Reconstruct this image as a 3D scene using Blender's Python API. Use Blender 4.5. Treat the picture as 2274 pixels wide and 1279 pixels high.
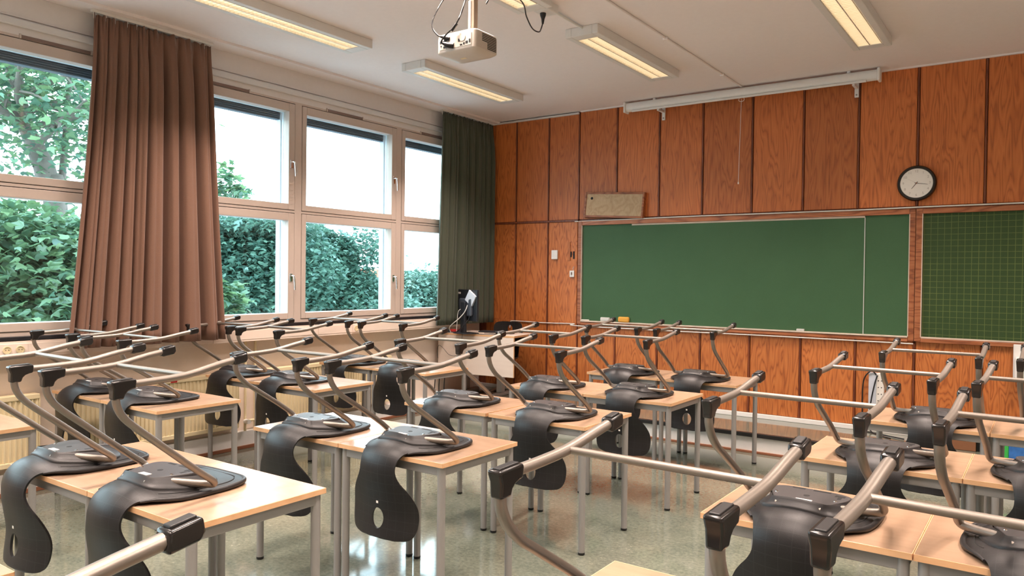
import bpy, bmesh, math, random
import numpy as np
from mathutils import Matrix, Vector

for o in list(bpy.data.objects): bpy.data.objects.remove(o, do_unlink=True)
S = bpy.context.scene
COL = S.collection
R = math.radians

# ------------------------------------------------------------------ camera, world, exposure
cam = bpy.data.cameras.new('camera')
cam.sensor_width = 36.0
cam.lens = 26.674
cam.clip_start = 0.02
cam.clip_end = 600
camo = bpy.data.objects.new('camera', cam)
COL.objects.link(camo)
camo.matrix_world = Matrix(((0.81604748, -0.01765817, 0.57771506, 0.0),
                            (0.57785960, 0.00411719, -0.81612580, 0.0),
                            (0.01203273, 0.99983561, 0.01356377, 1.54),
                            (0, 0, 0, 1)))
S.camera = camo

w = bpy.data.worlds.new('overcast_sky')
S.world = w
w.use_nodes = True
nt = w.node_tree
nt.nodes.clear()
out = nt.nodes.new('ShaderNodeOutputWorld')
bg = nt.nodes.new('ShaderNodeBackground')
tc = nt.nodes.new('ShaderNodeTexCoord')
mp = nt.nodes.new('ShaderNodeMapping')
mp.inputs['Scale'].default_value = (1.0, 1.0, 3.0)
nz = nt.nodes.new('ShaderNodeTexNoise')
nz.inputs['Scale'].default_value = 2.2
nz.inputs['Detail'].default_value = 5
cr = nt.nodes.new('ShaderNodeValToRGB')
cr.color_ramp.elements[0].position = 0.35
cr.color_ramp.elements[0].color = (0.60, 0.79, 0.93, 1)
cr.color_ramp.elements[1].position = 0.65
cr.color_ramp.elements[1].color = (0.76, 0.90, 1.0, 1)
nt.links.new(tc.outputs['Generated'], mp.inputs['Vector'])
nt.links.new(mp.outputs['Vector'], nz.inputs['Vector'])
nt.links.new(nz.outputs['Fac'], cr.inputs['Fac'])
nt.links.new(cr.outputs['Color'], bg.inputs['Color'])
bg.inputs['Strength'].default_value = 5.6
nt.links.new(bg.outputs['Background'], out.inputs['Surface'])

LAMP_W = 27.0          # power of each ceiling fixture
S.view_settings.view_transform = 'Standard'
S.view_settings.look = 'None'
S.view_settings.gamma = 1.0
S.view_settings.use_curve_mapping = False
S.view_settings.exposure = 0.80

# ------------------------------------------------------------------ materials
MATS = {}
def new_mat(name):
    m = bpy.data.materials.new(name)
    m.use_nodes = True
    MATS[name] = m
    return m, m.node_tree, m.node_tree.nodes['Principled BSDF']

def node(nt, kind, **kw):
    n = nt.nodes.new(kind)
    for k, v in kw.items():
        if k in n.inputs: n.inputs[k].default_value = v
        else: setattr(n, k, v)
    return n

def simple(name, col, rough=0.5, metal=0.0, spec=0.5, noise=0.0, nscale=30, bump=0.0, bscale=200, sheen=0.0, coat=0.0):
    m, nt, b = new_mat(name)
    c4 = tuple(col) + (1,)
    b.inputs['Base Color'].default_value = c4
    b.inputs['Roughness'].default_value = rough
    b.inputs['Metallic'].default_value = metal
    b.inputs['Specular IOR Level'].default_value = spec
    if coat: b.inputs['Coat Weight'].default_value = coat
    if sheen:
        b.inputs['Sheen Weight'].default_value = sheen
    tc = node(nt, 'ShaderNodeTexCoord')
    nz = node(nt, 'ShaderNodeTexNoise', Scale=nscale, Detail=4)
    nt.links.new(tc.outputs['Object'], nz.inputs['Vector'])
    mx = node(nt, 'ShaderNodeMix', data_type='RGBA')
    n = max(noise, 0.03)
    mx.inputs[6].default_value = tuple(max(0, c * (1 - n)) for c in col) + (1,)
    mx.inputs[7].default_value = tuple(min(1, c * (1 + n)) for c in col) + (1,)
    nt.links.new(nz.outputs['Fac'], mx.inputs[0])
    nt.links.new(mx.outputs[2], b.inputs['Base Color'])
    if bump:
        n2 = node(nt, 'ShaderNodeTexNoise', Scale=bscale, Detail=3)
        nt.links.new(tc.outputs['Object'], n2.inputs['Vector'])
        bp = node(nt, 'ShaderNodeBump', Strength=bump, Distance=0.002)
        nt.links.new(n2.outputs['Fac'], bp.inputs['Height'])
        nt.links.new(bp.outputs['Normal'], b.inputs['Normal'])
    return m

def wood(name, dark, mid, light, scale=(9, 9, 0.9), bands=5.0, dist=5.0, rough=0.4, axis='X', coat=0.0, fine=0.35, spec=0.5):
    """plywood grain: stretched, distorted bands with fine fibres; every object has its own offset"""
    m, nt, b = new_mat(name)
    tc = node(nt, 'ShaderNodeTexCoord')
    oi = node(nt, 'ShaderNodeObjectInfo')
    mul = node(nt, 'ShaderNodeMath', operation='MULTIPLY')
    mul.inputs[1].default_value = 37.0
    nt.links.new(oi.outputs['Random'], mul.inputs[0])
    cmb = node(nt, 'ShaderNodeCombineXYZ')
    for i in range(3): nt.links.new(mul.outputs[0], cmb.inputs[i])
    add = node(nt, 'ShaderNodeVectorMath', operation='ADD')
    mp = node(nt, 'ShaderNodeMapping')
    mp.inputs['Scale'].default_value = scale
    nt.links.new(tc.outputs['Object'], mp.inputs['Vector'])
    nt.links.new(mp.outputs['Vector'], add.inputs[0])
    nt.links.new(cmb.outputs[0], add.inputs[1])
    n1 = node(nt, 'ShaderNodeTexNoise', Scale=0.75, Detail=2.5, Roughness=0.45, Distortion=0.3)
    nt.links.new(add.outputs[0], n1.inputs['Vector'])
    m1 = node(nt, 'ShaderNodeMath', operation='MULTIPLY')
    m1.inputs[1].default_value = bands * dist
    nt.links.new(n1.outputs['Fac'], m1.inputs[0])
    sn = node(nt, 'ShaderNodeMath', operation='PINGPONG')
    sn.inputs[1].default_value = 1.0
    nt.links.new(m1.outputs[0], sn.inputs[0])
    mp2 = node(nt, 'ShaderNodeMapping')
    mp2.inputs['Scale'].default_value = tuple(s * k for s, k in zip(scale, (14, 14, 2.2) if axis == 'X' else (14, 2.2, 14)))
    nt.links.new(tc.outputs['Object'], mp2.inputs['Vector'])
    n2 = node(nt, 'ShaderNodeTexNoise', Scale=1.0, Detail=4, Roughness=0.7)
    nt.links.new(mp2.outputs['Vector'], n2.inputs['Vector'])
    mixf = node(nt, 'ShaderNodeMix', data_type='FLOAT')
    mixf.inputs[0].default_value = fine
    nt.links.new(sn.outputs[0], mixf.inputs[2])
    nt.links.new(n2.outputs['Fac'], mixf.inputs[3])
    cr = node(nt, 'ShaderNodeValToRGB')
    e = cr.color_ramp.elements
    e[0].position = 0.12; e[0].color = tuple(dark) + (1,)
    e[1].position = 0.85; e[1].color = tuple(light) + (1,)
    k = cr.color_ramp.elements.new(0.42); k.color = tuple(mid) + (1,)
    nt.links.new(mixf.outputs[0], cr.inputs['Fac'])
    # panel-to-panel tone
    hv = node(nt, 'ShaderNodeHueSaturation')
    mr = node(nt, 'ShaderNodeMapRange')
    mr.inputs['To Min'].default_value = 0.86; mr.inputs['To Max'].default_value = 1.12
    nt.links.new(oi.outputs['Random'], mr.inputs['Value'])
    nt.links.new(mr.outputs['Result'], hv.inputs['Value'])
    nt.links.new(cr.outputs['Color'], hv.inputs['Color'])
    nt.links.new(hv.outputs['Color'], b.inputs['Base Color'])
    b.inputs['Roughness'].default_value = rough
    b.inputs['Specular IOR Level'].default_value = spec
    if coat: b.inputs['Coat Weight'].default_value = coat
    bp = node(nt, 'ShaderNodeBump', Strength=0.15, Distance=0.001)
    nt.links.new(mixf.outputs[0], bp.inputs['Height'])
    nt.links.new(bp.outputs['Normal'], b.inputs['Normal'])
    return m

wood('panel_wood', (0.24, 0.062, 0.014), (0.50, 0.138, 0.031), (0.61, 0.192, 0.048), scale=(13, 13, 1.35), bands=5, dist=5, rough=0.5, fine=0.56)
wood('panel_wood_flame', (0.21, 0.052, 0.013), (0.47, 0.138, 0.031), (0.56, 0.190, 0.048), scale=(11, 11, 1.7), bands=6.0, dist=5, rough=0.5, fine=0.46)
wood('batten_wood', (0.10, 0.024, 0.010), (0.17, 0.042, 0.016), (0.22, 0.058, 0.022), scale=(9, 9, 1.0), rough=0.45)
wood('frame_wood', (0.19, 0.055, 0.02), (0.36, 0.115, 0.042), (0.44, 0.16, 0.065), scale=(1.2, 8, 8), rough=0.45)
wood('birch', (0.302, 0.198, 0.128), (0.338, 0.224, 0.148), (0.37, 0.249, 0.167), scale=(2, 14, 14), bands=2, dist=3, rough=0.27, axis='Y', fine=0.6, spec=0.30)
wood('birch_edge', (0.60, 0.33, 0.16), (0.68, 0.40, 0.21), (0.73, 0.45, 0.25), scale=(2, 14, 14), bands=2, dist=3, rough=0.4, axis='Y', fine=0.6)
wood('desk_pale', (0.68, 0.57, 0.49), (0.74, 0.63, 0.55), (0.78, 0.67, 0.59), scale=(1.2, 14, 14), bands=2, dist=3, rough=0.38, axis='Y', fine=0.6)
wood('hardboard', (0.34, 0.22, 0.12), (0.46, 0.32, 0.19), (0.56, 0.41, 0.26), scale=(9, 9, 9), bands=3, dist=4, rough=0.8, fine=0.7)
simple('ceiling_paint', (0.86, 0.80, 0.785), 0.9, bump=0.1, bscale=60)
simple('wall_beige', (0.86, 0.73, 0.63), 0.8, bump=0.1, bscale=80)
simple('wall_white', (0.78, 0.74, 0.72), 0.7, bump=0.05)
simple('skirting_white', (0.80, 0.79, 0.77), 0.5)
simple('frame_paint', (0.60, 0.505, 0.445), 0.42)
simple('frame_outside', (0.72, 0.76, 0.82), 0.4)
simple('cornice_paint', (0.72, 0.71, 0.71), 0.5)
simple('rubber_gap_black', (0.012, 0.012, 0.013), 0.45)  # rubber feet and pads, also the painted shade in the sash gaps
simple('sill_black', (0.02, 0.02, 0.024), 0.22)
simple('blind_dark', (0.11, 0.13, 0.165), 0.5)
simple('vent_brown', (0.23, 0.16, 0.14), 0.6)
simple('chrome', (0.82, 0.83, 0.85), 0.16, metal=1.0)
simple('tube_steel', (0.265, 0.235, 0.205), 0.42, metal=0.7)
simple('desk_leg', (0.33, 0.32, 0.31), 0.42, metal=0.35)
simple('cap_black', (0.012, 0.011, 0.011), 0.20, spec=0.6)
simple('plate_black', (0.045, 0.042, 0.044), 0.42, bump=0.3, bscale=500)
simple('slot_black', (0.003, 0.003, 0.003), 0.7)
simple('label_white', (0.80, 0.77, 0.72), 0.5)
simple('radiator_cream', (0.78, 0.66, 0.42), 0.4)
simple('trim_brown', (0.26, 0.10, 0.05), 0.5)
simple('nosing_black', (0.015, 0.015, 0.015), 0.35)
simple('fixture_white', (0.74, 0.73, 0.71), 0.45)
simple('projector_white', (0.58, 0.52, 0.46), 0.45)
simple('pole_tan', (0.42, 0.33, 0.25), 0.4, metal=0.4)
simple('cable_black', (0.01, 0.01, 0.012), 0.35)
simple('cable_white', (0.72, 0.71, 0.68), 0.4)
simple('plastic_white', (0.80, 0.79, 0.77), 0.4)
simple('plastic_grey', (0.60, 0.64, 0.72), 0.4)
simple('monitor_black', (0.016, 0.018, 0.024), 0.35)
simple('monitor_grey', (0.06, 0.07, 0.09), 0.35)
simple('clock_black', (0.008, 0.008, 0.008), 0.25)
simple('clock_face', (0.82, 0.78, 0.72), 0.6)
simple('clock_ink', (0.05, 0.045, 0.04), 0.6)
simple('clock_numeral', (0.45, 0.40, 0.36), 0.6)
simple('sponge_yellow', (0.72, 0.36, 0.06), 0.9, bump=0.6, bscale=150)
simple('eraser_grey', (0.62, 0.62, 0.60), 0.8)
simple('chalk_ledge', (0.62, 0.52, 0.43), 0.7, noise=0.25, nscale=9)
simple('red_plastic', (0.45, 0.02, 0.02), 0.4)
simple('green_plastic', (0.04, 0.42, 0.07), 0.45)
simple('blue_print', (0.03, 0.14, 0.42), 0.5, noise=0.9, nscale=14)
simple('brown_bag', (0.22, 0.09, 0.04), 0.7)
simple('bark', (0.16, 0.135, 0.12), 0.9, noise=0.4, nscale=8, bump=0.8, bscale=14)
simple('roof_red', (0.62, 0.13, 0.07), 0.8)
simple('house_wall', (0.7, 0.68, 0.62), 0.9)
simple('ground_bounce', (0.36, 0.37, 0.40), 0.95, noise=0.3, nscale=0.4)  # unseen ground, made pale and bluish to bounce daylight onto the ceiling

# chair plastic with the moulded grid of fine lines
def chair_plastic():
    m, nt, b = new_mat('chair_plastic')
    b.inputs['Roughness'].default_value = 0.42
    b.inputs['Specular IOR Level'].default_value = 0.4
    uv = node(nt, 'ShaderNodeUVMap')
    sep = node(nt, 'ShaderNodeSeparateXYZ')
    nt.links.new(uv.outputs[0], sep.inputs[0])
    lines = []
    for i in range(2):
        d = node(nt, 'ShaderNodeMath', operation='MULTIPLY'); d.inputs[1].default_value = 1 / 0.042
        nt.links.new(sep.outputs[i], d.inputs[0])
        fr = node(nt, 'ShaderNodeMath', operation='FRACT'); nt.links.new(d.outputs[0], fr.inputs[0])
        lt = node(nt, 'ShaderNodeMath', operation='LESS_THAN'); lt.inputs[1].default_value = 0.045
        nt.links.new(fr.outputs[0], lt.inputs[0]); lines.append(lt)
    mx = node(nt, 'ShaderNodeMath', operation='MAXIMUM')
    nt.links.new(lines[0].outputs[0], mx.inputs[0]); nt.links.new(lines[1].outputs[0], mx.inputs[1])
    cm = node(nt, 'ShaderNodeMix', data_type='RGBA')
    cm.inputs[6].default_value = (0.0115, 0.0108, 0.0115, 1); cm.inputs[7].default_value = (0.021, 0.020, 0.021, 1)
    nt.links.new(mx.outputs[0], cm.inputs[0]); nt.links.new(cm.outputs[2], b.inputs['Base Color'])
    tc = node(nt, 'ShaderNodeTexCoord')
    n2 = node(nt, 'ShaderNodeTexNoise', Scale=420, Detail=2)
    nt.links.new(tc.outputs['Object'], n2.inputs['Vector'])
    ad = node(nt, 'ShaderNodeMath', operation='MULTIPLY_ADD'); ad.inputs[1].default_value = 1.2
    nt.links.new(mx.outputs[0], ad.inputs[0]); nt.links.new(n2.outputs['Fac'], ad.inputs[2])
    bp = node(nt, 'ShaderNodeBump', Strength=0.32, Distance=0.001)
    nt.links.new(ad.outputs[0], bp.inputs['Height']); nt.links.new(bp.outputs['Normal'], b.inputs['Normal'])
chair_plastic()

def fabric(name, col):
    m, nt, b = new_mat(name)
    b.inputs['Roughness'].default_value = 0.9
    b.inputs['Sheen Weight'].default_value = 0.25
    b.inputs['Specular IOR Level'].default_value = 0.2
    tc = node(nt, 'ShaderNodeTexCoord')
    n1 = node(nt, 'ShaderNodeTexNoise', Scale=260, Detail=3)
    nt.links.new(tc.outputs['Object'], n1.inputs['Vector'])
    mx = node(nt, 'ShaderNodeMix', data_type='RGBA')
    mx.inputs[6].default_value = tuple(c * 0.8 for c in col) + (1,)
    mx.inputs[7].default_value = tuple(c * 1.2 for c in col) + (1,)
    nt.links.new(n1.outputs['Fac'], mx.inputs[0]); nt.links.new(mx.outputs[2], b.inputs['Base Color'])
    bp = node(nt, 'ShaderNodeBump', Strength=0.2, Distance=0.001)
    nt.links.new(n1.outputs['Fac'], bp.inputs['Height']); nt.links.new(bp.outputs['Normal'], b.inputs['Normal'])
fabric('curtain_brown', (0.225, 0.125, 0.088))
fabric('curtain_green', (0.075, 0.088, 0.062))

def floor_mat():
    m, nt, b = new_mat('linoleum')
    tc = node(nt, 'ShaderNodeTexCoord')
    n1 = node(nt, 'ShaderNodeTexNoise', Scale=2.2, Detail=6, Roughness=0.65)
    n2 = node(nt, 'ShaderNodeTexNoise', Scale=45, Detail=4, Roughness=0.75)
    for n in (n1, n2): nt.links.new(tc.outputs['Object'], n.inputs['Vector'])
    mf = node(nt, 'ShaderNodeMix', data_type='FLOAT'); mf.inputs[0].default_value = 0.6
    nt.links.new(n1.outputs['Fac'], mf.inputs[2]); nt.links.new(n2.outputs['Fac'], mf.inputs[3])
    cr = node(nt, 'ShaderNodeValToRGB'); e = cr.color_ramp.elements
    e[0].position = 0.34; e[0].color = (0.082, 0.100, 0.082, 1)
    e[1].position = 0.62; e[1].color = (0.205, 0.215, 0.168, 1)
    k = e.new(0.48); k.color = (0.14, 0.156, 0.122, 1)
    k = e.new(0.67); k.color = (0.37, 0.37, 0.30, 1)
    nt.links.new(mf.outputs[0], cr.inputs['Fac']); nt.links.new(cr.outputs['Color'], b.inputs['Base Color'])
    mr = node(nt, 'ShaderNodeMapRange'); mr.inputs['To Min'].default_value = 0.03; mr.inputs['To Max'].default_value = 0.13
    nt.links.new(n1.outputs['Fac'], mr.inputs['Value']); nt.links.new(mr.outputs['Result'], b.inputs['Roughness'])
    b.inputs['Specular IOR Level'].default_value = 0.5
    b.inputs['Coat Weight'].default_value = 0.25; b.inputs['Coat Roughness'].default_value = 0.08
floor_mat()

def chalkboard(name, grid):
    m, nt, b = new_mat(name)
    b.inputs['Roughness'].default_value = 0.62
    b.inputs['Specular IOR Level'].default_value = 0.35
    tc = node(nt, 'ShaderNodeTexCoord')
    n1 = node(nt, 'ShaderNodeTexNoise', Scale=3.0, Detail=5, Roughness=0.6)
    n2 = node(nt, 'ShaderNodeTexNoise', Scale=220, Detail=2)
    for n in (n1, n2): nt.links.new(tc.outputs['Object'], n.inputs['Vector'])
    mf = node(nt, 'ShaderNodeMix', data_type='FLOAT'); mf.inputs[0].default_value = 0.5
    nt.links.new(n1.outputs['Fac'], mf.inputs[2]); nt.links.new(n2.outputs['Fac'], mf.inputs[3])
    cm = node(nt, 'ShaderNodeMix', data_type='RGBA')
    if grid:
        cm.inputs[6].default_value = (0.018, 0.044, 0.011, 1); cm.inputs[7].default_value = (0.042, 0.082, 0.022, 1)
    else:
        cm.inputs[6].default_value = (0.033, 0.090, 0.036, 1); cm.inputs[7].default_value = (0.056, 0.135, 0.060, 1)
    nt.links.new(mf.outputs[0], cm.inputs[0])
    last = cm.outputs[2]
    if grid:
        sep = node(nt, 'ShaderNodeSeparateXYZ'); nt.links.new(tc.outputs['Object'], sep.inputs[0])
        ls = []
        for i in (0, 2):
            d = node(nt, 'ShaderNodeMath', operation='MULTIPLY'); d.inputs[1].default_value = 1 / 0.0515
            nt.links.new(sep.outputs[i], d.inputs[0])
            fr = node(nt, 'ShaderNodeMath', operation='FRACT'); nt.links.new(d.outputs[0], fr.inputs[0])
            lt = node(nt, 'ShaderNodeMath', operation='LESS_THAN'); lt.inputs[1].default_value = 0.085
            nt.links.new(fr.outputs[0], lt.inputs[0]); ls.append(lt)
        mx = node(nt, 'ShaderNodeMath', operation='MAXIMUM')
        nt.links.new(ls[0].outputs[0], mx.inputs[0]); nt.links.new(ls[1].outputs[0], mx.inputs[1])
        ml = node(nt, 'ShaderNodeMath', operation='MULTIPLY'); nt.links.new(mx.outputs[0], ml.inputs[0]); nt.links.new(n1.outputs['Fac'], ml.inputs[1])
        c2 = node(nt, 'ShaderNodeMix', data_type='RGBA'); c2.inputs[7].default_value = (0.17, 0.21, 0.06, 1)
        nt.links.new(ml.outputs[0], c2.inputs[0]); nt.links.new(last, c2.inputs[6]); last = c2.outputs[2]
    nt.links.new(last, b.inputs['Base Color'])
chalkboard('chalkboard_green', False)
chalkboard('chalkboard_grid', True)

def glass_mat():
    m = bpy.data.materials.new('window_glass'); m.use_nodes = True; MATS['window_glass'] = m
    nt = m.node_tree; nt.nodes.clear()
    o = node(nt, 'ShaderNodeOutputMaterial')
    t = node(nt, 'ShaderNodeBsdfTransparent'); t.inputs['Color'].default_value = (0.93, 0.985, 0.97, 1)
    g = node(nt, 'ShaderNodeBsdfGlossy', Roughness=0.02)
    lw = node(nt, 'ShaderNodeLayerWeight', Blend=0.5)
    pw = node(nt, 'ShaderNodeMath', operation='POWER'); pw.inputs[1].default_value = 4.0
    nt.links.new(lw.outputs['Facing'], pw.inputs[0])
    f = node(nt, 'ShaderNodeMath', operation='MULTIPLY_ADD'); f.inputs[1].default_value = 0.5; f.inputs[2].default_value = 0.03
    nt.links.new(pw.outputs[0], f.inputs[0])
    mx = node(nt, 'ShaderNodeMixShader')
    nt.links.new(f.outputs[0], mx.inputs[0]); nt.links.new(t.outputs[0], mx.inputs[1]); nt.links.new(g.outputs[0], mx.inputs[2])
    nt.links.new(mx.outputs[0], o.inputs['Surface'])
glass_mat()

def leaf_mat(name, a, bcol):
    m = bpy.data.materials.new(name); m.use_nodes = True; MATS[name] = m
    nt = m.node_tree; nt.nodes.clear()
    o = node(nt, 'ShaderNodeOutputMaterial')
    gm = node(nt, 'ShaderNodeNewGeometry')
    cr = node(nt, 'ShaderNodeValToRGB')
    cr.color_ramp.elements[0].color = tuple(a) + (1,); cr.color_ramp.elements[1].color = tuple(bcol) + (1,)
    nt.links.new(gm.outputs['Random Per Island'], cr.inputs['Fac'])
    d = node(nt, 'ShaderNodeBsdfDiffuse'); t = node(nt, 'ShaderNodeBsdfTranslucent')
    gl = node(nt, 'ShaderNodeBsdfGlossy', Roughness=0.45); gl.inputs['Color'].default_value = (0.6, 0.75, 0.8, 1)
    for s in (d, t): nt.links.new(cr.outputs['Color'], s.inputs['Color'])
    mx = node(nt, 'ShaderNodeMixShader'); mx.inputs[0].default_value = 0.38
    nt.links.new(d.outputs[0], mx.inputs[1]); nt.links.new(t.outputs[0], mx.inputs[2])
    m2 = node(nt, 'ShaderNodeMixShader'); m2.inputs[0].default_value = 0.08
    nt.links.new(mx.outputs[0], m2.inputs[1]); nt.links.new(gl.outputs[0], m2.inputs[2])
    nt.links.new(m2.outputs[0], o.inputs['Surface'])
leaf_mat('leaf_maple', (0.062, 0.145, 0.095), (0.155, 0.25, 0.11))
leaf_mat('leaf_dark', (0.045, 0.115, 0.088), (0.115, 0.21, 0.152))
leaf_mat('leaf_far', (0.065, 0.145, 0.115), (0.14, 0.235, 0.175))

def emit_mat(name, col, st):
    m = bpy.data.materials.new(name); m.use_nodes = True; MATS[name] = m
    nt = m.node_tree; nt.nodes.clear()
    o = node(nt, 'ShaderNodeOutputMaterial'); e = node(nt, 'ShaderNodeEmission', Strength=st)
    tc = node(nt, 'ShaderNodeTexCoord'); n1 = node(nt, 'ShaderNodeTexNoise', Scale=18, Detail=2)
    nt.links.new(tc.outputs['Object'], n1.inputs['Vector'])
    mx = node(nt, 'ShaderNodeMix', data_type='RGBA')
    mx.inputs[6].default_value = tuple(c * 0.9 for c in col) + (1,); mx.inputs[7].default_value = tuple(c * 1.1 for c in col) + (1,)
    nt.links.new(n1.outputs['Fac'], mx.inputs[0]); nt.links.new(mx.outputs[2], e.inputs['Color'])
    nt.links.new(e.outputs[0], o.inputs['Surface'])
emit_mat('lamp_glow', (1.0, 0.76, 0.47), 1.25)
simple('louvre_metal', (0.80, 0.76, 0.68), 0.3, metal=0.4)

# ------------------------------------------------------------------ mesh helpers
class MB:
    def __init__(s): s.v = []; s.f = []; s.uv = None
    def add(s, vs, fs):
        b = len(s.v); s.v += [tuple(v) for v in vs]; s.f += [tuple(i + b for i in f) for f in fs]; return s
    def box(s, x0, x1, y0, y1, z0, z1):
        return s.add([(x0, y0, z0), (x1, y0, z0), (x1, y1, z0), (x0, y1, z0), (x0, y0, z1), (x1, y0, z1), (x1, y1, z1), (x0, y1, z1)],
                     [(0, 3, 2, 1), (4, 5, 6, 7), (0, 1, 5, 4), (1, 2, 6, 5), (2, 3, 7, 6), (3, 0, 4, 7)])
    def tube(s, path, r, n=10, ref=(1, 0, 0), r2=None, cap=True):
        P = [Vector(p) for p in path]; ref = Vector(ref); rings = []
        rs = r if isinstance(r, (list, tuple)) else [r] * len(P)
        u = None
        for i, p in enumerate(P):
            t = (P[min(i + 1, len(P) - 1)] - P[max(i - 1, 0)]).normalized()
            if u is None:
                u = ref - t * ref.dot(t)
                if u.length < 1e-3: u = Vector((0, 1, 0)) - t * t.y
                if u.length < 1e-3: u = Vector((0, 0, 1)) - t * t.z
            else:
                u = u - t * u.dot(t)
            u.normalize(); v = t.cross(u)
            a = rs[i]; b = a if r2 is None else r2
            rings.append([p + u * (a * math.cos(2 * math.pi * k / n)) + v * (b * math.sin(2 * math.pi * k / n)) for k in range(n)])
        vs = [q for rg in rings for q in rg]; fs = []
        for i in range(len(P) - 1):
            for k in range(n):
                k2 = (k + 1) % n
                fs.append((i * n + k, i * n + k2, (i + 1) * n + k2, (i + 1) * n + k))
        if cap:
            fs.append(tuple(reversed(range(n)))); fs.append(tuple((len(P) - 1) * n + k for k in range(n)))
        return s.add(vs, fs)
    def cyl(s, a, b, r, n=16, r2=None):
        return s.tube([a, b], [r, r if r2 is None else r2], n=n, ref=(1, 0, 0) if abs(Vector(b)[0] - Vector(a)[0]) < 1e-6 else (0, 0, 1))
    def lathe(s, c, ax, prof, n=24):
        ax = Vector(ax).normalized(); u = ax.orthogonal().normalized(); v = ax.cross(u); c = Vector(c)
        vs = []; fs = []
        for h, r in prof:
            for k in range(n):
                a = 2 * math.pi * k / n; vs.append(c + ax * h + u * (r * math.cos(a)) + v * (r * math.sin(a)))
        for i in range(len(prof) - 1):
            for k in range(n): fs.append((i * n + k, i * n + (k + 1) % n, (i + 1) * n + (k + 1) % n, (i + 1) * n + k))
        fs.append(tuple(reversed(range(n)))); fs.append(tuple((len(prof) - 1) * n + k for k in range(n)))
        return s.add(vs, fs)
    def prism(s, pts, z0, z1):
        n = len(pts)
        return s.add([(x, y, z0) for x, y in pts] + [(x, y, z1) for x, y in pts],
                     [tuple(reversed(range(n))), tuple(range(n, 2 * n))] + [(i, (i + 1) % n, n + (i + 1) % n, n + i) for i in range(n)])
    def mesh(s, name, mat, smooth=None):
        me = bpy.data.meshes.new(name); me.from_pydata(s.v, [], s.f); me.validate(); me.update()
        if mat: me.materials.append(MATS[mat])
        if smooth is not None:
            me.shade_smooth()
            me.set_sharp_from_angle(angle=R(smooth))
        return me
    def build(s, name, mat, parent=None, smooth=None, bevel=0.0, loc=None, seg=2):
        return link(name, s.mesh(name, mat, smooth), parent, loc, bevel, seg)

def link(name, me, parent=None, loc=None, bevel=0.0, seg=2):
    o = bpy.data.objects.new(name, me); COL.objects.link(o)
    if parent: o.parent = parent
    if loc is not None: o.location = loc
    if bevel:
        m = o.modifiers.new('bevel', 'BEVEL'); m.width = bevel; m.segments = seg; m.limit_method = 'ANGLE'; m.angle_limit = R(40)
    return o

def tag(o, label=None, cat=None, group=None, kind=None):
    if label: o['label'] = label
    if cat: o['category'] = cat
    if group: o['group'] = group
    if kind: o['kind'] = kind
    return o

def empty(name, loc=(0, 0, 0), rz=0.0):
    o = bpy.data.objects.new(name, None); COL.objects.link(o); o.empty_display_size = 0.1
    o.location = loc; o.rotation_euler = (0, 0, rz); return o

KIDS = {}
def copy_tree(o, parent=None):
    c = o.copy(); COL.objects.link(c)
    if parent: c.parent = parent
    for ch in [x for x in ALLKIDS(o)]: copy_tree(ch, c)
    return c
def ALLKIDS(o): return [x for x in o.children]

def catmull(P, n=6):
    P = [Vector(p) for p in P]; out = []
    for i in range(len(P) - 1):
        p0 = P[max(i - 1, 0)]; p1 = P[i]; p2 = P[i + 1]; p3 = P[min(i + 2, len(P) - 1)]
        for k in range(n):
            t = k / n
            out.append(0.5 * ((2 * p1) + (p2 - p0) * t + (2 * p0 - 5 * p1 + 4 * p2 - p3) * t * t + (3 * p1 - p0 - 3 * p2 + p3) * t ** 3))
    out.append(P[-1]); return out

def struct(o): return tag(o, kind='structure')

# ------------------------------------------------------------------ room shell
XW, YB, ZC = -5.74, 7.55, 3.45        # window wall face, board wall face, ceiling
XR, YN = 2.75, -3.0                   # right wall, wall behind the camera
struct(MB().box(-6.3, XR + .2, YN - .2, YB + .3, -0.2, 0.0).build('floor', 'linoleum'))
struct(MB().box(-6.3, XR + .2, YN - .2, YB + .3, ZC, ZC + .2).build('ceiling', 'ceiling_paint'))
struct(MB().box(XR, XR + .2, YN, YB, 0, ZC).build('wall_right', 'wall_beige'))
struct(MB().box(-6.3, XR, YN - .2, YN, 0, ZC).build('wall_near', 'wall_beige'))
wb = struct(MB().box(-6.3, XR, YB + .016, YB + .25, 0, ZC).build('wall_board', 'batten_wood'))

# board-wall panels: every plywood board is its own piece
seams = [-5.74, -5.295, -4.832, -4.42, -3.935, -3.43, -2.947, -2.434, -1.942, -1.453, -0.968, -0.457, 0.05, 0.55, 1.06, 1.56, 2.07, 2.58, 2.75]
ZR = 2.205
def panel(x0, x1, z0, z1, mat):
    g = 0.011
    xm, zm = (x0 + x1) / 2, (z0 + z1) / 2
    hx, hz = (x1 - x0) / 2 - g, (z1 - z0) / 2
    MB().box(-hx, hx, -0.008, 0.012, -hz, hz).build('wall_panel', mat, wb, loc=(xm, YB + .006, zm), bevel=0.003, seg=1)
def batten(x, z0, z1):
    MB().box(-0.008, 0.008, -0.016, 0.004, -(z1 - z0) / 2, (z1 - z0) / 2).build('batten', 'batten_wood', wb, loc=(x, YB + .004, (z0 + z1) / 2), bevel=0.003, seg=1)
for i in range(len(seams) - 1):
    x0, x1 = seams[i], seams[i + 1]
    panel(x0, x1, ZR + .012, ZC - .01, 'panel_wood')
    if i < 3:
        panel(x0, x1, 1.03, ZR - .012, 'panel_wood_flame')
        panel(x0, x1, 0.225, 1.03, 'panel_wood_flame')
    else:
        panel(x0, x1, 0.225, 1.02, 'panel_wood_flame')
    if i:
        batten(x0, ZR + .012, ZC - .01)
        batten(x0, 0.225, ZR - .012 if i < 3 else 1.0)
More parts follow.
